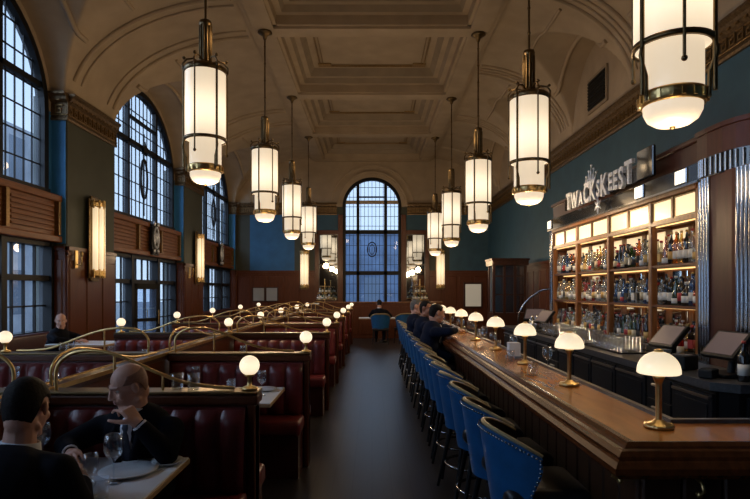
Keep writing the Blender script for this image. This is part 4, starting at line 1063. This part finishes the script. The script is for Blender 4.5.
# ---- bottles
def bottle_mesh(shape):
    P = {'round': [(0, 0), (.036, 0), (.038, .006), (.038, .17), (.034, .19), (.014, .22), (.013, .27), (.015, .272), (.015, .29), (0, .29)],
         'tall': [(0, 0), (.033, 0), (.035, .006), (.035, .20), (.030, .225), (.013, .255), (.012, .305), (.014, .307), (.014, .325), (0, .325)],
         'squat': [(0, 0), (.042, 0), (.046, .012), (.046, .12), (.040, .145), (.016, .165), (.014, .205), (.019, .207), (.019, .235), (0, .235)],
         'sloped': [(0, 0), (.040, 0), (.041, .006), (.034, .12), (.020, .20), (.013, .24), (.013, .275), (.015, .277), (.015, .295), (0, .295)],
         'square': [(0, 0), (.040, 0), (.042, .008), (.042, .15), (.036, .172), (.014, .185), (.014, .235), (.018, .237), (.018, .26), (0, .26)]}[shape]
    sg_ = 4 if shape == 'square' else 12
    hl = {'round': (.045, .125), 'tall': (.05, .13), 'squat': (.03, .095), 'sloped': (.02, .07), 'square': (.035, .12)}[shape]
    return P, sg_, hl
glass_cols = {'clear': (.50, .50, .46), 'green': (.035, .09, .03), 'amber': (.40, .13, .02), 'dark': (.02, .016, .014), 'orange': (.65, .20, .03), 'red': (.34, .03, .02), 'pale gold': (.52, .36, .12), 'blue': (.05, .12, .28)}
def bottleglass(name, tint, body, k):
    m = glassmat(name, tint, .9, .06, .10); nt = m.node_tree; N, L = nt.nodes, nt.links; o = [n for n in N if n.type == 'OUTPUT_MATERIAL'][0]
    prev = o.inputs['Surface'].links[0].from_socket; d = N.new('ShaderNodeBsdfDiffuse'); d.inputs['Color'].default_value = (*body, 1); mx = N.new('ShaderNodeMixShader'); mx.inputs[0].default_value = k
    L.new(prev, mx.inputs[1]); L.new(d.outputs[0], mx.inputs[2]); L.new(mx.outputs[0], o.inputs['Surface'])
for k_, c_ in glass_cols.items():
    t_ = {'clear': (.85, .85, .78), 'green': (.16, .35, .12), 'amber': (.75, .32, .06), 'dark': (.05, .04, .03), 'orange': (.95, .42, .08), 'red': (.6, .06, .04), 'pale gold': (.9, .72, .35), 'blue': (.2, .4, .7)}[k_]
    bottleglass('bottle_' + k_.replace(' ', '_'), t_, c_, .35 if k_ in ('dark', 'orange', 'red') else .22)
for k_, c_ in {'white': (.62, .60, .55), 'cream': (.55, .46, .30), 'black': (.02, .02, .02), 'red': (.35, .03, .03), 'gold': (.5, .32, .1)}.items(): mat('paper_' + k_, c_, .6)
BOT = {}
def make_bottle(shape, col, labc, capc):
    P, n, hl = bottle_mesh(shape); q = MB(); off = PI / 4 if n == 4 else 0
    k = len(P) - 4
    q.lathe(P[:-3], seg=n, sm=n > 4); rr = max(r for r, z in P) + .0012
    q.lathe([(rr * .99, hl[0]), (rr, hl[0]), (rr, hl[1]), (rr * .99, hl[1])], seg=n, mi=1, sm=n > 4)
    q.lathe(P[-4:], seg=n, mi=2)
    if n == 4: q.rot(PI / 4)
    me = q.build('bottle', ['bottle_' + col.replace(' ', '_'), 'paper_' + labc, 'paper_' + capc])
    return me
rng = random.Random(5)
shapes = ['round', 'tall', 'squat', 'sloped', 'square']; NEWB = set()
bays = ['first bay from the near end', 'second bay from the near end', 'third bay from the near end', 'bay at the far end']
def place_bottle(x, y, z, key, lab, grp):
    if key not in BOT: o = make_bottle(*key); BOT[key] = o
    else: o = BOT[key].copy(); C.objects.link(o)
    o.location = (x, y, z + .0015); o.rotation_euler = (0, 0, rng.uniform(-.3, .3)); tag(o, lab, 'bottle', grp)
    return o
pal = {(0, 0): ['orange', 'red', 'amber', 'dark', 'dark', 'clear'], (0, 1): ['dark', 'clear', 'dark', 'green'], (0, 2): ['clear', 'clear', 'green', 'pale gold'], (0, 3): ['dark', 'blue', 'dark', 'clear'],
       (1, 0): ['dark', 'green', 'clear', 'dark'], (1, 1): ['clear', 'blue', 'dark'], (1, 2): ['clear', 'red', 'pale gold', 'clear'], (1, 3): ['clear', 'clear', 'pale gold'],
       (2, 0): ['amber', 'red', 'dark', 'clear'], (2, 1): ['green', 'clear', 'red', 'dark'], (2, 2): ['clear', 'dark', 'clear'], (2, 3): ['clear', 'green', 'clear']}
tiers = ['top shelf', 'middle shelf', 'stone ledge']
for ti, z in enumerate((S1, S2, S3)):
    for j in range(4):
        L = BY[j + 1] - BY[j] - .12; n = int(L / .0905)
        for row in range(2):
            for i in range(n):
                if row == 1 and i % 2: pass
                y = BY[j] + .045 + (i + .5) * L / n + 0
                col = rng.choice(pal[(ti, j)]) if rng.random() < .8 else rng.choice(list(glass_cols))
                key = (rng.choice(shapes), col, rng.choice(['white', 'white', 'cream', 'black', 'red', 'gold']), rng.choice(['black', 'gold', 'red', 'white', 'black']))
                lab = '%s bottle, %s in its row, %s%s, %s' % (key[1], ORD[i], tiers[ti], (' front', ' back')[row], bays[j])
                place_bottle(SX + .055 + row * .084 + rng.uniform(-.003, .003), y + row * .03, z, key, lab, 'bottles on the back bar ' + tiers[ti])
# bottles standing on the worktop by the terminals
for k, (x, y, key, lab) in enumerate(((2.655, 4.0, ('round', 'dark', 'white', 'red'), 'dark bottle with white label at the corner of the worktop behind the near till'), (2.745, 3.985, ('tall', 'dark', 'cream', 'red'), 'tall dark bottle with cream label next to the corner bottle'), (2.9, 5.28, ('round', 'red', 'white', 'red'), 'red bottle on the worktop beside the chrome strip'), (2.88, 5.42, ('squat', 'amber', 'gold', 'gold'), 'squat amber bottle on the worktop between the two tills'))):
    place_bottle(x, y, CT, key, lab, 'bottles beside the tills')
for sx_, nm in ((-1.82, 'booth side'), (1.85, 'bar side')):
    for ti, (z, r, n) in enumerate(((1.235, .26, 6), (1.495, .18, 4))):
        for i in range(n):
            a = PI + PI * (i + .5) / n
            place_bottle(sx_ + r * math.cos(a), 21.6 + r * math.sin(a), z, (['squat', 'square', 'squat'][i % 3], ['clear', 'pale gold', 'green'][i % 3], 'white', 'gold'), 'short bottle, %s along the %s tier of the %s serving stand' % (ORD[i], ['lowest', 'middle'][ti], nm), 'bottles on the serving stands')
# ---- upturned glasses on drip trays
for tr, (ya, yb, l) in enumerate(((5.72, 6.62, 'near'), (6.75, 7.75, 'middle'), (7.9, 8.5, 'far'))):
    t = thing('drip_tray', 'black rubber drip tray under rows of upturned glasses, %s one on the worktop' % l, 'tray', (2.7, (ya + yb) / 2, CT), 0, 'drip trays on the back worktop')
    q = MB(); q.box(2.52, ya, CT + .002, 2.90, yb, CT + .012, 0, .003, 1); q.build('tray', 'black_matte', t)
    q = MB(); q.box(2.51, ya - .01, CT + .002, 2.522, yb + .01, CT + .022); q.box(2.9, ya - .01, CT + .002, 2.912, yb + .01, CT + .022); q.build('tray_rim', 'black_matte', t)
up = thing('highball_glass', 'x', 'glass', (0, 0, 0)); q = MB(); q.lathe([(.036, 0), (.035, .0), (.030, .15), (0, .15), (0, .145), (.028, .145), (.034, .0)], seg=14); q.lathe([(0, .12), (.031, .12), (.0305, .152), (0, .153)], seg=14); q.build('glass', 'clear_glass', up, fix=False)
first = True
for tr, (ya, yb, l) in enumerate(((5.72, 6.62, 'near'), (6.75, 7.75, 'middle'), (7.9, 8.5, 'far'))):
    n = int((yb - ya) / .083)
    for r_ in range(2):
        for i in range(n):
            loc = (2.59 + r_ * .2, ya + .045 + i * .083, CT + .0135); lab = 'upturned highball glass, %s in the %s row of the %s drip tray' % (ORD[i], ['front', 'back'][r_], l)
            if first: up.location = loc; tag(up, lab, 'glass', 'upturned glasses on the drip trays'); first = False
            else: dup(up, loc, 0, lab, 'upturned glasses on the drip trays')
# ---- tills, printers and tap
def make_till(label, loc, rz, group, sc=1):
    t = thing('till_terminal', label, 'till', loc, rz, group)
    q = MB(); q.box(-.12, -.11, 0, .12, .11, .03, 0, .01); q.build('base', 'black_matte', t, world=False)
    q = MB(); q.cyl((0, .04, .02), (0, .06, .20), .03, .022, 10); q.build('stem', 'black_matte', t, world=False)
    M = Matrix.Translation((0, .0, .24)) @ Matrix.Rotation(R(-42), 4, 'X')
    q = MB(); q.box(-.165, -.012, -.125, .165, .028, .125, 0, .008, 2, M=M); s_ = q.build('screen_housing', 'black_matte', t, world=False)
    q = MB(); q.box(-.142, -.015, -.10, .142, -.011, .106, M=M); q.build('screen', 'screen', s_, world=False)
    return t
make_till('black touch screen till at the near end of the back worktop', (2.68, 4.24, CT + .002), R(-82), 'tills on the back worktop')
make_till('black touch screen till before the bottle shelves, beside the drip trays', (2.66, 5.03, CT + .002), R(-82), 'tills on the back worktop')
make_till('black touch screen till at the far end of the back worktop', (2.66, 8.66, CT + .002), R(-75), 'tills on the back worktop')
make_till('black touch screen till on the worktop under the curved tap', (2.74, 9.45, CT + .002), R(-30), 'tills on the back worktop')
def boxy(name, label, cat, loc, sx, sy, sz, parts, rz=0, group=None):
    t = thing(name, label, cat, loc, rz, group); q = MB(); q.box(-sx, -sy, 0, sx, sy, sz, 0, .012, 2); q.build('housing', 'black_matte', t, world=False)
    for nm, m, b in parts: q = MB(); q.box(*b, 0, .004, 1); q.build(nm, m, t, world=False)
boxy('receipt_printer', 'black receipt printer beside the near till', 'printer', (2.56, 4.62, CT + .002), .08, .1, .12, [('paper_slot', 'steel', (-.07, -.03, .12, .07, .03, .125))], R(-60))
boxy('card_reader', 'small black card reader box between the printer and the worktop corner', 'card reader', (2.50, 4.16, CT + .002), .05, .07, .07, [('keypad', 'black_unit', (-.04, -.05, .07, .04, .03, .075))], R(-50))
boxy('carton_box', 'small blue and cream carton beside the receipt printer on the worktop', 'box', (2.50, 4.80, CT + .002), .035, .05, .14, [('carton_label', 'paper_cream', (-.036, -.04, .02, .036, .04, .12)), ('carton_lid', 'stone_dark', (-.037, -.052, .12, .037, .052, .145))], R(-70))
tp = thing('curved_tap', 'tall curved chrome pipe arching down at the far end of the back bar', 'tap', (2.85, 9.6, CT))
q = MB(); q.tube(smooth_path([(2.98, 9.42, 1.62), (2.85, 9.5, 1.58), (2.66, 9.6, 1.42), (2.54, 9.66, 1.2), (2.52, 9.68, CT + .012)], 8), .016, 8); q.build('pipe', 'chrome', tp)
q = MB(); q.cyl((2.52, 9.68, CT + .002), (2.52, 9.68, CT + .02), .04, seg=12); q.build('flange', 'chrome', tp)
sh = thing('cocktail_shaker', 'steel cocktail shaker beside the far till on the back worktop', 'shaker', (2.56, 8.95, CT + .002), 0, 'shakers by the far till')
q = MB(); q.lathe([(0, 0), (.035, 0), (.045, .17), (.0, .17)], (0, 0, 0), 16); q.build('cup', 'steel', sh, world=False)
q = MB(); q.lathe([(.045, .17), (.042, .19), (.02, .22), (.02, .25), (0, .25)], (0, 0, 0), 16); q.build('cap', 'chrome', sh, world=False)
dup(sh, (2.66, 9.03, CT + .002), 0, 'steel cocktail shaker standing behind the first shaker by the far till')
# ---- far right corner: vitrine cabinet, framed mirror, monitor
vc = thing('display_cabinet', 'dark wood display cabinet with glass doors standing beyond the far end of the bar', 'cabinet', (3.95, 16.2, 0))
q = MB(); q.box(3.44, 15.900, 0, 4.4, 16.700, .95, 0, .01); q.box(3.46, 16.600, .95, 4.38, 16.680, 2.3); q.build('base', 'wood_dark', vc)
q = MB(); q.prism([(3.40, 15.820), (4.43, 15.820), (4.43, 16.720), (3.40, 16.720)], 'z', 2.30, 2.46); q.box(3.37, 15.800, 2.44, 4.46, 16.730, 2.50, 0, .01); q.build('cornice', 'wood_dark', vc)
for x in (3.47, 3.77, 4.07, 4.36): q = MB(); q.box(x - .035, 15.920, .95, x + .035, 15.990, 2.31); q.build('post', 'wood_dark', vc)
for x0, x1 in ((3.51, 3.73), (3.81, 4.03), (4.11, 4.32)):
    q = MB(); q.box(x0, 15.950, .97, x1, 15.960, 2.29); d = q.build('glass_door', 'cabinet_glass', vc)
    q = MB(); q.box(x0, 15.930, 1.45, x1, 15.970, 1.48); q.box(x0, 15.930, 1.98, x1, 15.970, 2.01); q.build('glazing_bar', 'wood_dark', d)
q = MB(); q.box(3.5, 16.500, .97, 4.34, 16.580, 2.29); q.build('back_board', 'stone_dark', vc)
mr = thing('framed_mirror', 'dark framed mirror hanging on the end wall between sconce and cabinet', 'mirror', (3.58, YB - .1, 1.0))
mr.location = (4.15, YB - .1, 1.0)
q = MB(); q.box(3.77, YB - .14, .85, 4.55, YB - .08, 1.92, 0, .01); q.build('frame', 'wood_dark', mr)
q = MB(); q.box(3.84, YB - .145, .93, 4.48, YB - .135, 1.84); q.build('glass', 'reflection_glow', mr)  # mirror face glows by itself to imitate a bright reflection
# ================================================================= people
def organic(q, name, m, voxel, parent=None, it=6, fac=.5):
    """melt overlapping forms into one continuous skin"""
    o = q.build(name, m, None, fix=True)
    r = o.modifiers.new('r', 'REMESH'); r.mode = 'VOXEL'; r.voxel_size = voxel; r.use_smooth_shade = True
    s = o.modifiers.new('s', 'SMOOTH'); s.iterations = it; s.factor = fac
    bpy.context.view_layer.update()
    me = bpy.data.meshes.new_from_object(o.evaluated_get(bpy.context.evaluated_depsgraph_get()))
    o.modifiers.clear(); old = o.data; o.data = me; bpy.data.meshes.remove(old); me.name = name
    if not me.materials: me.materials.append(MATS[m])
    me.polygons.foreach_set('use_smooth', [True] * len(me.polygons))
    o.parent = parent
    return o
def cap(q, a, b, ra, rb=None, seg=12):
    """round ended tapering limb"""
    a, b = Vector(a), Vector(b); rb = ra if rb is None else rb
    d = b - a; L = d.length; n = 4; pts = []; rs = []
    if L < 1e-6: q.ell(a, ra, seg=seg, rings=8); return
    d /= L
    for i in range(n + 1): t = PI / 2 * i / n; pts.append(a - d * ra * math.cos(t) * .999); rs.append(max(.0005, ra * math.sin(t)))
    for i in range(n + 1): t = PI / 2 * i / n; pts.append(b + d * rb * math.sin(t) * .999); rs.append(max(.0005, rb * math.cos(t)))
    q.tube(pts, rs, seg)
def hand(q, W, d, n, side, curl, tcurl=.5, k=1.0):
    """palm, four fingers, thumb; W wrist, d toward the fingers, n palm normal, side +1/-1: where the thumb leaves"""
    W = Vector(W); d = Vector(d).normalized(); n = Vector(n); n = (n - d * n.dot(d)).normalized(); s = d.cross(n).normalized() * side
    for o_ in (-.026, -.009, .009, .026): cap(q, W + s * o_ * .75 * k, W + d * .082 * k + s * o_ * k, .0145 * k, .0125 * k)
    cap(q, W - d * .05, W + d * .01, .025, .023)
    base = [(.031, .066, -.04), (.0105, .078, .0), (-.0105, .084, .01), (-.032, .072, .03)]
    for j, (o_, L, fan) in enumerate(reversed([(-.032, .060, .05), (-.0108, .074, .02), (.0108, .080, -.01), (.032, .072, -.05)])):
        p = W + d * (.086 - .006 * abs(o_) / .03) * k + s * o_ * k; a = 0; dd = (d - s * fan).normalized()
        c_ = curl[j] if isinstance(curl, (list, tuple)) else curl * (1 + .08 * (j - 1))
        for sg_, r in ((.45, .0088), (.31, .0080), (.24, .0072)):
            a += c_; v = dd * math.cos(a) + n * math.sin(a); e = p + v * L * sg_ * k; cap(q, p, e, r * k, r * .93 * k, 8); p = e
    p = W + d * .022 * k + s * .026 * k; v = (d * .62 + s * .75 + n * .35).normalized()
    for L, r in ((.045, .013), (.032, .0105), (.025, .009)):
        e = p + v * L * k; cap(q, p, e, r * k, r * .92 * k, 8); p = e; v = (v + d * .35 * tcurl + n * .55 * tcurl - s * .45 * tcurl).normalized()
def person(label, pel, seat, yaw, head, hyaw, hpitch, hroll=0, arms=None, suit='suit', skin='skin', hair='short', hairm='hair_dark', voxel=.006, feet=None, shirt=True, tie=True, group=None, coll='shirt', ks=1.0, name='person'):
    """pel (x,y); yaw 0 looks toward +y; head = centre of the skull; arms = [(elbow, wrist, finger dir, palm normal, curl)] right then left, all in room coordinates"""
    B = Matrix.Rotation(yaw, 3, 'Z'); fw, rt = B @ Vector((0, 1, 0)), B @ Vector((1, 0, 0)); up = Vector((0, 0, 1))
    Hd = Vector(head); HM = (Matrix.Rotation(hyaw, 3, 'Z') @ Matrix.Rotation(-hpitch, 3, 'X') @ Matrix.Rotation(hroll, 3, 'Y')) * 1.0
    P = Vector((pel[0], pel[1], seat + .11)); hf = HM @ Vector((0, 1, 0)); hu = HM @ up
    N = Hd - up * .155 - hf * .03 - hu * .01 - fw * .01          # base of the neck
    sp = N - P; S = P + sp * .42 - fw * .035; Ch = P + sp * .74 - fw * .015
    sdir = sp.normalized(); shs = [N - sdir * .075 + rt * (.185 * s) + fw * .005 for s in (1, -1)]
    TM = Matrix((rt, rt.cross(sdir) * -1 if False else sdir.cross(rt), sdir)).transposed()
    # ---- body: one skin
    q = MB(); h = lambda v: Hd + HM @ (Vector(v) * ks)
    q.ell(h((0, -.012, .035)), (.075 * ks, .096 * ks, .086 * ks), HM, 20, 14)
    q.ell(h((0, .03, -.03)), (.062 * ks, .064 * ks, .082 * ks), HM); q.ell(h((0, .058, -.095)), (.030 * ks, .030 * ks, .022 * ks), HM)
    q.ell(h((0, -.03, -.05)), (.058 * ks, .07 * ks, .07 * ks), HM)
    for s in (1, -1):
        cap(q, h((s * .012, .088, .026)), h((s * .042, .074, .026)),   .009 * ks, .007 * ks); q.ell(h((s * .036, .061, -.026)), (.026 * ks, .026 * ks, .024 * ks), HM)
        q.ell(h((s * .078, -.008, -.002)), (.010 * ks, .019 * ks, .030 * ks), HM @ Matrix.Rotation(s * .35, 3, 'Z')); cap(q, h((s * .05, -.01, -.075)), h((s * .02, .068, -.098)), .020 * ks, .016 * ks)
        cap(q, h((s * .011, .103, -.032)), h((s * .013, .098, -.030)), .008 * ks, .007 * ks)
    cap(q, h((0, .092, .018)), h((0, .112, -.026)),   .0085 * ks, .0115 * ks)
    cap(q, h((-.018, .089, -.056)), h((.018, .089, -.056)), .0075 * ks, .0075 * ks); cap(q, h((-.014, .088, -.068)), h((.014, .088, -.068)), .0085 * ks)
    cap(q, h((0, -.025, -.06)), N - sdir * .02, .056 * ks, .062)
    for s, k in ((1, 0), (-1, 1)): cap(q, N - sdir * .05, shs[k], .05, .045)
    cap(q, N - sdir * .08, P, .085, .10)
    K = []; legs = feet or [(P + fw * .43 + rt * (.11 * s) + up * .0, None) for s in (1, -1)]
    hips = [P + rt * (.09 * s) - up * .02 for s in (1, -1)]
    knees = []; ankles = []
    for k, s in ((0, 1), (1, -1)):
        kn = (P + fw * .42 + rt * (.12 * s) + up * .01) if feet is None else Vector(feet[k][0]); an = (kn + fw * .03 - up * (kn.z - .09)) if feet is None else Vector(feet[k][1])
        knees.append(kn); ankles.append(an); cap(q, hips[k], kn, .06, .045); cap(q, kn, an, .045, .03)
    for k, s in ((0, 1), (1, -1)):
        el, wr, fd, pn, cu = arms[k]
        cap(q, shs[k], el, .042, .034); cap(q, el, wr, .034, .024)
        hand(q, wr, fd, pn, -s if True else s, cu)
    body = organic(q, name, skin, voxel, None, 5); tag(body, label, 'person', group)
    # ---- clothes
    q = MB()
    q.ell(P + up * .02, (.175, .135, .13), TM); q.ell(P + sp * .3 - fw * .03, (.165, .128, .15), TM); q.ell(S, (.168, .128, .15), TM); q.ell(Ch, (.192, .132, .16), TM); q.ell(N - sdir * .11, (.175, .108, .09), TM)
    cap(q, shs[0], shs[1], .062); cap(q, N - sdir * .035 - fw * .01, N - sdir * .075, .066, .09)
    for k in (0, 1):
        cap(q, N - sdir * .045, shs[k] + up * .004, .062, .064)
        el, wr = Vector(arms[k][0]), Vector(arms[k][1]); cap(q, shs[k], el, .070, .056); w2 = wr - (wr - el).normalized() * .035; cap(q, el, w2, .056, .043)
    j = organic(q, 'jacket', suit, max(voxel * 1.6, .009), body, 8)
    q = MB(); q.ell(P - up * .01, (.17, .14, .115), TM)
    for k in (0, 1): cap(q, hips[k], knees[k], .086, .066); cap(q, knees[k], ankles[k] + up * .02, .066, .047)
    organic(q, 'trousers', suit, .012, body, 5)
    for k in (0, 1):
        q = MB(); cap(q, ankles[k] - up * .045 - fw * .05, ankles[k] - up * .05 + fw * .13, .042, .036); organic(q, 'shoe', 'shoe', .01, body, 3)
    if shirt:
        q = MB(); nd = (Hd + HM @ Vector((0, -.02, -.08)) - N).normalized()
        c0 = N + nd * .012; u = nd.orthogonal().normalized(); w = nd.cross(u)
        c0 = N - nd * .012; ring_ = lambda r, z_, t: c0 + nd * (z_ - .008 * math.cos(t)) + (u * math.cos(t) + w * math.sin(t)) * r
        prof_ = [(.072, 0), (.066, .05), (.064, .053), (.060, .05), (.064, 0)]
        q.grid(lambda a_, b_: ring_(*[prof_[int(b_ * 4 + .01)][k] for k in (0, 1)], 2 * PI * a_), 28, 4)
        fr = (fw - sdir * fw.dot(sdir)).normalized()
        q2 = MB(); q.ell(N - sdir * .11 + fr * .078, (.052, .042, .135), TM, 16, 10)
        q.build('shirt', coll, body)
        if tie:
            q = MB(); t0 = N - sdir * .015 + fr * .083
            S_ = [(-.005, .013, .026), (.012, .017, .034), (.03, .012, .034), (.05, .017, .038), (.11, .024, .043), (.18, .031, .043), (.26, .036, .036), (.30, .004, .03)]
            for d_ in (.0, -.012): q.grid(lambda a_, b_: t0 - sdir * S_[int(b_ * 7 + .01)][0] + rt * ((2 * a_ - 1) * S_[int(b_ * 7 + .01)][1]) + fr * (S_[int(b_ * 7 + .01)][2] + d_ - .006 * abs(2 * a_ - 1) ** 2), 6, 7)
            q.build('tie', 'tie', body)
        for k, s in ((0, 1), (1, -1)):
            q = MB(); a0 = N - sdir * .0 + rt * s * .055 + fr * .05; pts = [a0, N - sdir * .08 + rt * s * .066 + fr * .118, N - sdir * .17 + rt * s * .045 + fr * .139, N - sdir * .27 + rt * s * .012 + fr * .14]
            q.tube(smooth_path(pts, 5), [.012 + .010 * math.sin(PI * i / 15) for i in range(16)], 8); q.build('lapel', suit, body)
        for k in (0, 1):
            el, wr = Vector(arms[k][0]), Vector(arms[k][1]); dd = (wr - el).normalized(); q = MB(); q.cyl(wr - dd * .045, wr - dd * .008, .037, .036, 16); q.build('cuff', coll, body)
    # ---- head details
    for s in (1, -1):
        q = MB(); q.ell(h((s * .031, .0690, .006)), .0108 * ks, None, 12, 8); e = q.build('eye', 'eye_white', body)
        q = MB(); q.ell(h((s * .031, .0760, .005)), .0052 * ks, None, 10, 6); q.build('iris', 'eye_dark', e)
        q = MB(); cap(q, h((s * .016, .0965, .031)), h((s * .046, .078, .031)), .0045 * ks, .003 * ks, 6); q.build('eyebrow', hairm, body)
    q = MB(); cap(q, h((-.016, .0955, -.057)), h((.016, .0955, -.057)), .0036 * ks, .0036 * ks, 8); cap(q, h((-.013, .0955, -.066)), h((.013, .0955, -.066)), .0042 * ks, .0042 * ks, 8); q.build('lips', 'lip', body)
    c0 = Vector((0, -.012, .035)); rr = Vector((.075, .096, .086)); q = MB(); th = .0085 if hair == 'short' else .0018
    def lim(t):     # t azimuth from the front, 0..pi
        if hair == 'short':
            if t < .75: return 0, R(58 + 4 * math.cos(t * 4))
            if t < 1.15: return 0, R(58 + (98 - 58) * (t - .75) / .4)
            if t < 1.75: return 0, R(98 - 14 * math.sin((t - 1.15) / .6 * PI))
            return 0, R(98 + 74 * min(1, (t - 1.75) / .28))
        a = .95; f = min(1, max(0, (t - a) / .35)); p1 = 96 if t < 1.75 else 96 + 74 * min(1, (t - 1.75) / .6)
        p0 = 62 - 6 * max(0, (t - 2) / 1.1); m_ = 92
        return R(m_ + (p0 - m_) * f), R(m_ + (p1 - m_) * f)
    def hp(u, v):
        t = -PI + 2 * PI * u; p0, p1 = lim(abs(t)); ph = p0 + (p1 - p0) * v; e = min(1, (1 - v) * 9) * (min(1, v * 9) if hair != 'short' else 1)
        k = 1 + (th * (e - .35)) / .085
        if ph > PI / 2: zz = -(ph - PI / 2) * .075; sn = 1.0 - max(0, (ph - 2.0)) * .22; cz = zz / .087
        else: sn, cz = math.sin(ph), math.cos(ph)
        return h(c0 + Vector((math.sin(t) * sn * rr.x * k, math.cos(t) * sn * rr.y * k, cz * rr.z * k)))
    q.grid(hp, 48, 22); q.build('hair', hairm, body)
    return body
V = Vector
# dark haired diner, seen from behind
person('dark haired man in a dark suit seen from behind, hands together over the near table', (-1.37, 1.80), .49, R(-6), (-1.33, 2.16, 1.145), R(2), R(14), 0,
       [((-1.08, 2.06, .80), (-1.19, 2.29, .815), (-.35, .8, .25), (-.8, -.1, -.25), .55), ((-1.66, 2.10, .81), (-1.41, 2.28, .81), (.75, .5, .2), (.2, -.5, -.6), .6)], skin='skin', hair='short', voxel=.0042, ks=.95, feet=[((-1.25, 2.2, .60), (-1.25, 2.0, .09)), ((-1.49, 2.2, .60), (-1.49, 2.0, .09))])
# bald diner facing him
person('bald man in a dark suit at the near table, one hand at his chin', (-1.20, 2.93), .49, R(180 - 6), (-1.235, 2.84, 1.115), R(132), R(20), R(-6),
       [((-1.52, 2.78, .83), (-1.43, 2.66, .825), (.45, -.75, .15), (.3, .1, -.8), .5), ((-1.00, 2.73, .80), (-1.13, 2.70, .958), (-.50, .05, .62), (-.55, .35, -.35), [.55, .85, .95, 1.0])], hair='bald', hairm='stubble', voxel=.0042, ks=.92, feet=[((-1.31, 2.56, .60), (-1.31, 2.71, .09)), ((-1.07, 2.56, .60), (-1.07, 2.71, .09))])
# three men at the bar
def bar_feet(y, x=.80): return [((x + .40, y + s * .1, .70), (x + .14, y + s * .09, .33)) for s in (-1, 1)]
person('dark haired man in a dark suit leaning his forearms on the bar', (.78, 7.40), .70, R(-90), (.86, 7.42, 1.29), R(-78), R(12), 0,
       [((.99, 7.10, 1.075), (1.10, 7.30, 1.075), (.9, .4, -.05), (0, .1, -1), .25), ((1.0, 7.72, 1.075), (1.12, 7.58, 1.075), (.9, -.3, -.05), (0, 0, -1), .25)], suit='suit_navy', voxel=.008, feet=[((1.0, 7.28, .72), (.90, 7.28, .2)), ((1.0, 7.52, .72), (.90, 7.52, .2))], group='men at the bar')
person('tanned man in a navy suit at the bar turning his face out to the room', (.76, 8.22), .70, R(-90), (.80, 8.22, 1.32), R(-128), R(0), 0,
       [((.97, 7.92, 1.075), (1.09, 8.08, 1.075), (.9, .4, -.05), (0, .1, -1), .25), ((.97, 8.52, 1.075), (1.09, 8.36, 1.075), (.9, -.3, -.05), (0, 0, -1), .25)], suit='suit_navy', skin='skin_tan', voxel=.008, feet=[((1.0, 8.10, .72), (.90, 8.10, .2)), ((1.0, 8.34, .72), (.90, 8.34, .2))], group='men at the bar')
person('grey haired man in a navy suit at the bar, farthest of the seated trio', (.74, 8.97), .70, R(-90), (.72, 8.95, 1.33), R(-105), R(4), 0,
       [((.95, 8.67, 1.075), (1.10, 8.83, 1.075), (.9, .4, -.05), (0, .1, -1), .25), ((.95, 9.27, 1.075), (1.08, 9.11, 1.075), (.9, -.3, -.05), (0, 0, -1), .25)], suit='suit_navy', hairm='hair_grey', voxel=.008, feet=[((1.0, 8.85, .72), (.90, 8.85, .2)), ((1.0, 9.09, .72), (.90, 9.09, .2))], group='men at the bar')
# man on the window banquette, and the diner at the far table
person('bald man in dark clothes sitting on the banquette beside the first window', (-5.08, 9.0), .48, R(-100), (-5.00, 9.0, 1.10), R(-150), R(8), 0,
       [((-4.90, 8.70, .82), (-4.72, 8.90, .79), (.8, .5, 0), (0, 0, -1), .3), ((-4.88, 9.30, .82), (-4.72, 9.10, .79), (.8, -.5, 0), (0, 0, -1), .3)], hair='bald', hairm='stubble', voxel=.009, shirt=False)
person('dark suited diner with his back to the aisle at the far table', (.25, 16.66), .48, 0, (.22, 16.72, 1.19), 0, R(10), 0,
       [((.56, 16.8, .82), (.44, 17.0, .79), (-.4, .8, 0), (0, 0, -1), .3), ((-.06, 16.8, .82), (.06, 17.0, .79), (.4, .8, 0), (0, 0, -1), .3)], voxel=.010)
# ================================================================= camera, light, look
cam = bpy.data.cameras.new('camera'); co = bpy.data.objects.new('camera', cam); C.objects.link(co)
cam.lens = F / 750 * 36; cam.sensor_width = 36; cam.sensor_fit = 'HORIZONTAL'
cam.shift_x = (375 - VX) / 750; cam.shift_y = (VY - 249.5) / 750
co.location = (0, 0, H); co.rotation_euler = (PI / 2, 0, 0); cam.clip_start = .05; cam.clip_end = 300
sc_ = bpy.context.scene; sc_.camera = co
w = bpy.data.worlds.new('dusk_sky'); sc_.world = w; w.use_nodes = True; nt = w.node_tree
bg = nt.nodes['Background']; tc = nt.nodes.new('ShaderNodeTexCoord'); sx = nt.nodes.new('ShaderNodeSeparateXYZ'); cr = nt.nodes.new('ShaderNodeValToRGB')
nt.links.new(tc.outputs['Generated'], sx.inputs[0]); nt.links.new(sx.outputs['Z'], cr.inputs['Fac']); nt.links.new(cr.outputs['Color'], bg.inputs['Color'])
cr.color_ramp.elements[0].color = (.52, .65, .80, 1); cr.color_ramp.elements[1].color = (.36, .50, .72, 1); cr.color_ramp.elements[1].position = .7
bg.inputs['Strength'].default_value = 1.75
vs_ = sc_.view_settings; vs_.view_transform = 'Standard'; vs_.look = 'None'; vs_.exposure = 0
cy = sc_.cycles; cy.use_denoising = True; cy.max_bounces = 7; cy.diffuse_bounces = 3; cy.glossy_bounces = 4; cy.transparent_max_bounces = 12; cy.sample_clamp_indirect = 3; cy.caustics_reflective = False; cy.caustics_refractive = False

sl = bpy.data.lights.new('dusk_skylight', 'SUN'); sl.energy = 8; sl.angle = R(95); sl.color = (.60, .77, 1)
so = bpy.data.objects.new('dusk_skylight', sl); C.objects.link(so); so.rotation_euler = Vector((1.0, .30, -.62)).to_track_quat('-Z', 'Y').to_euler()
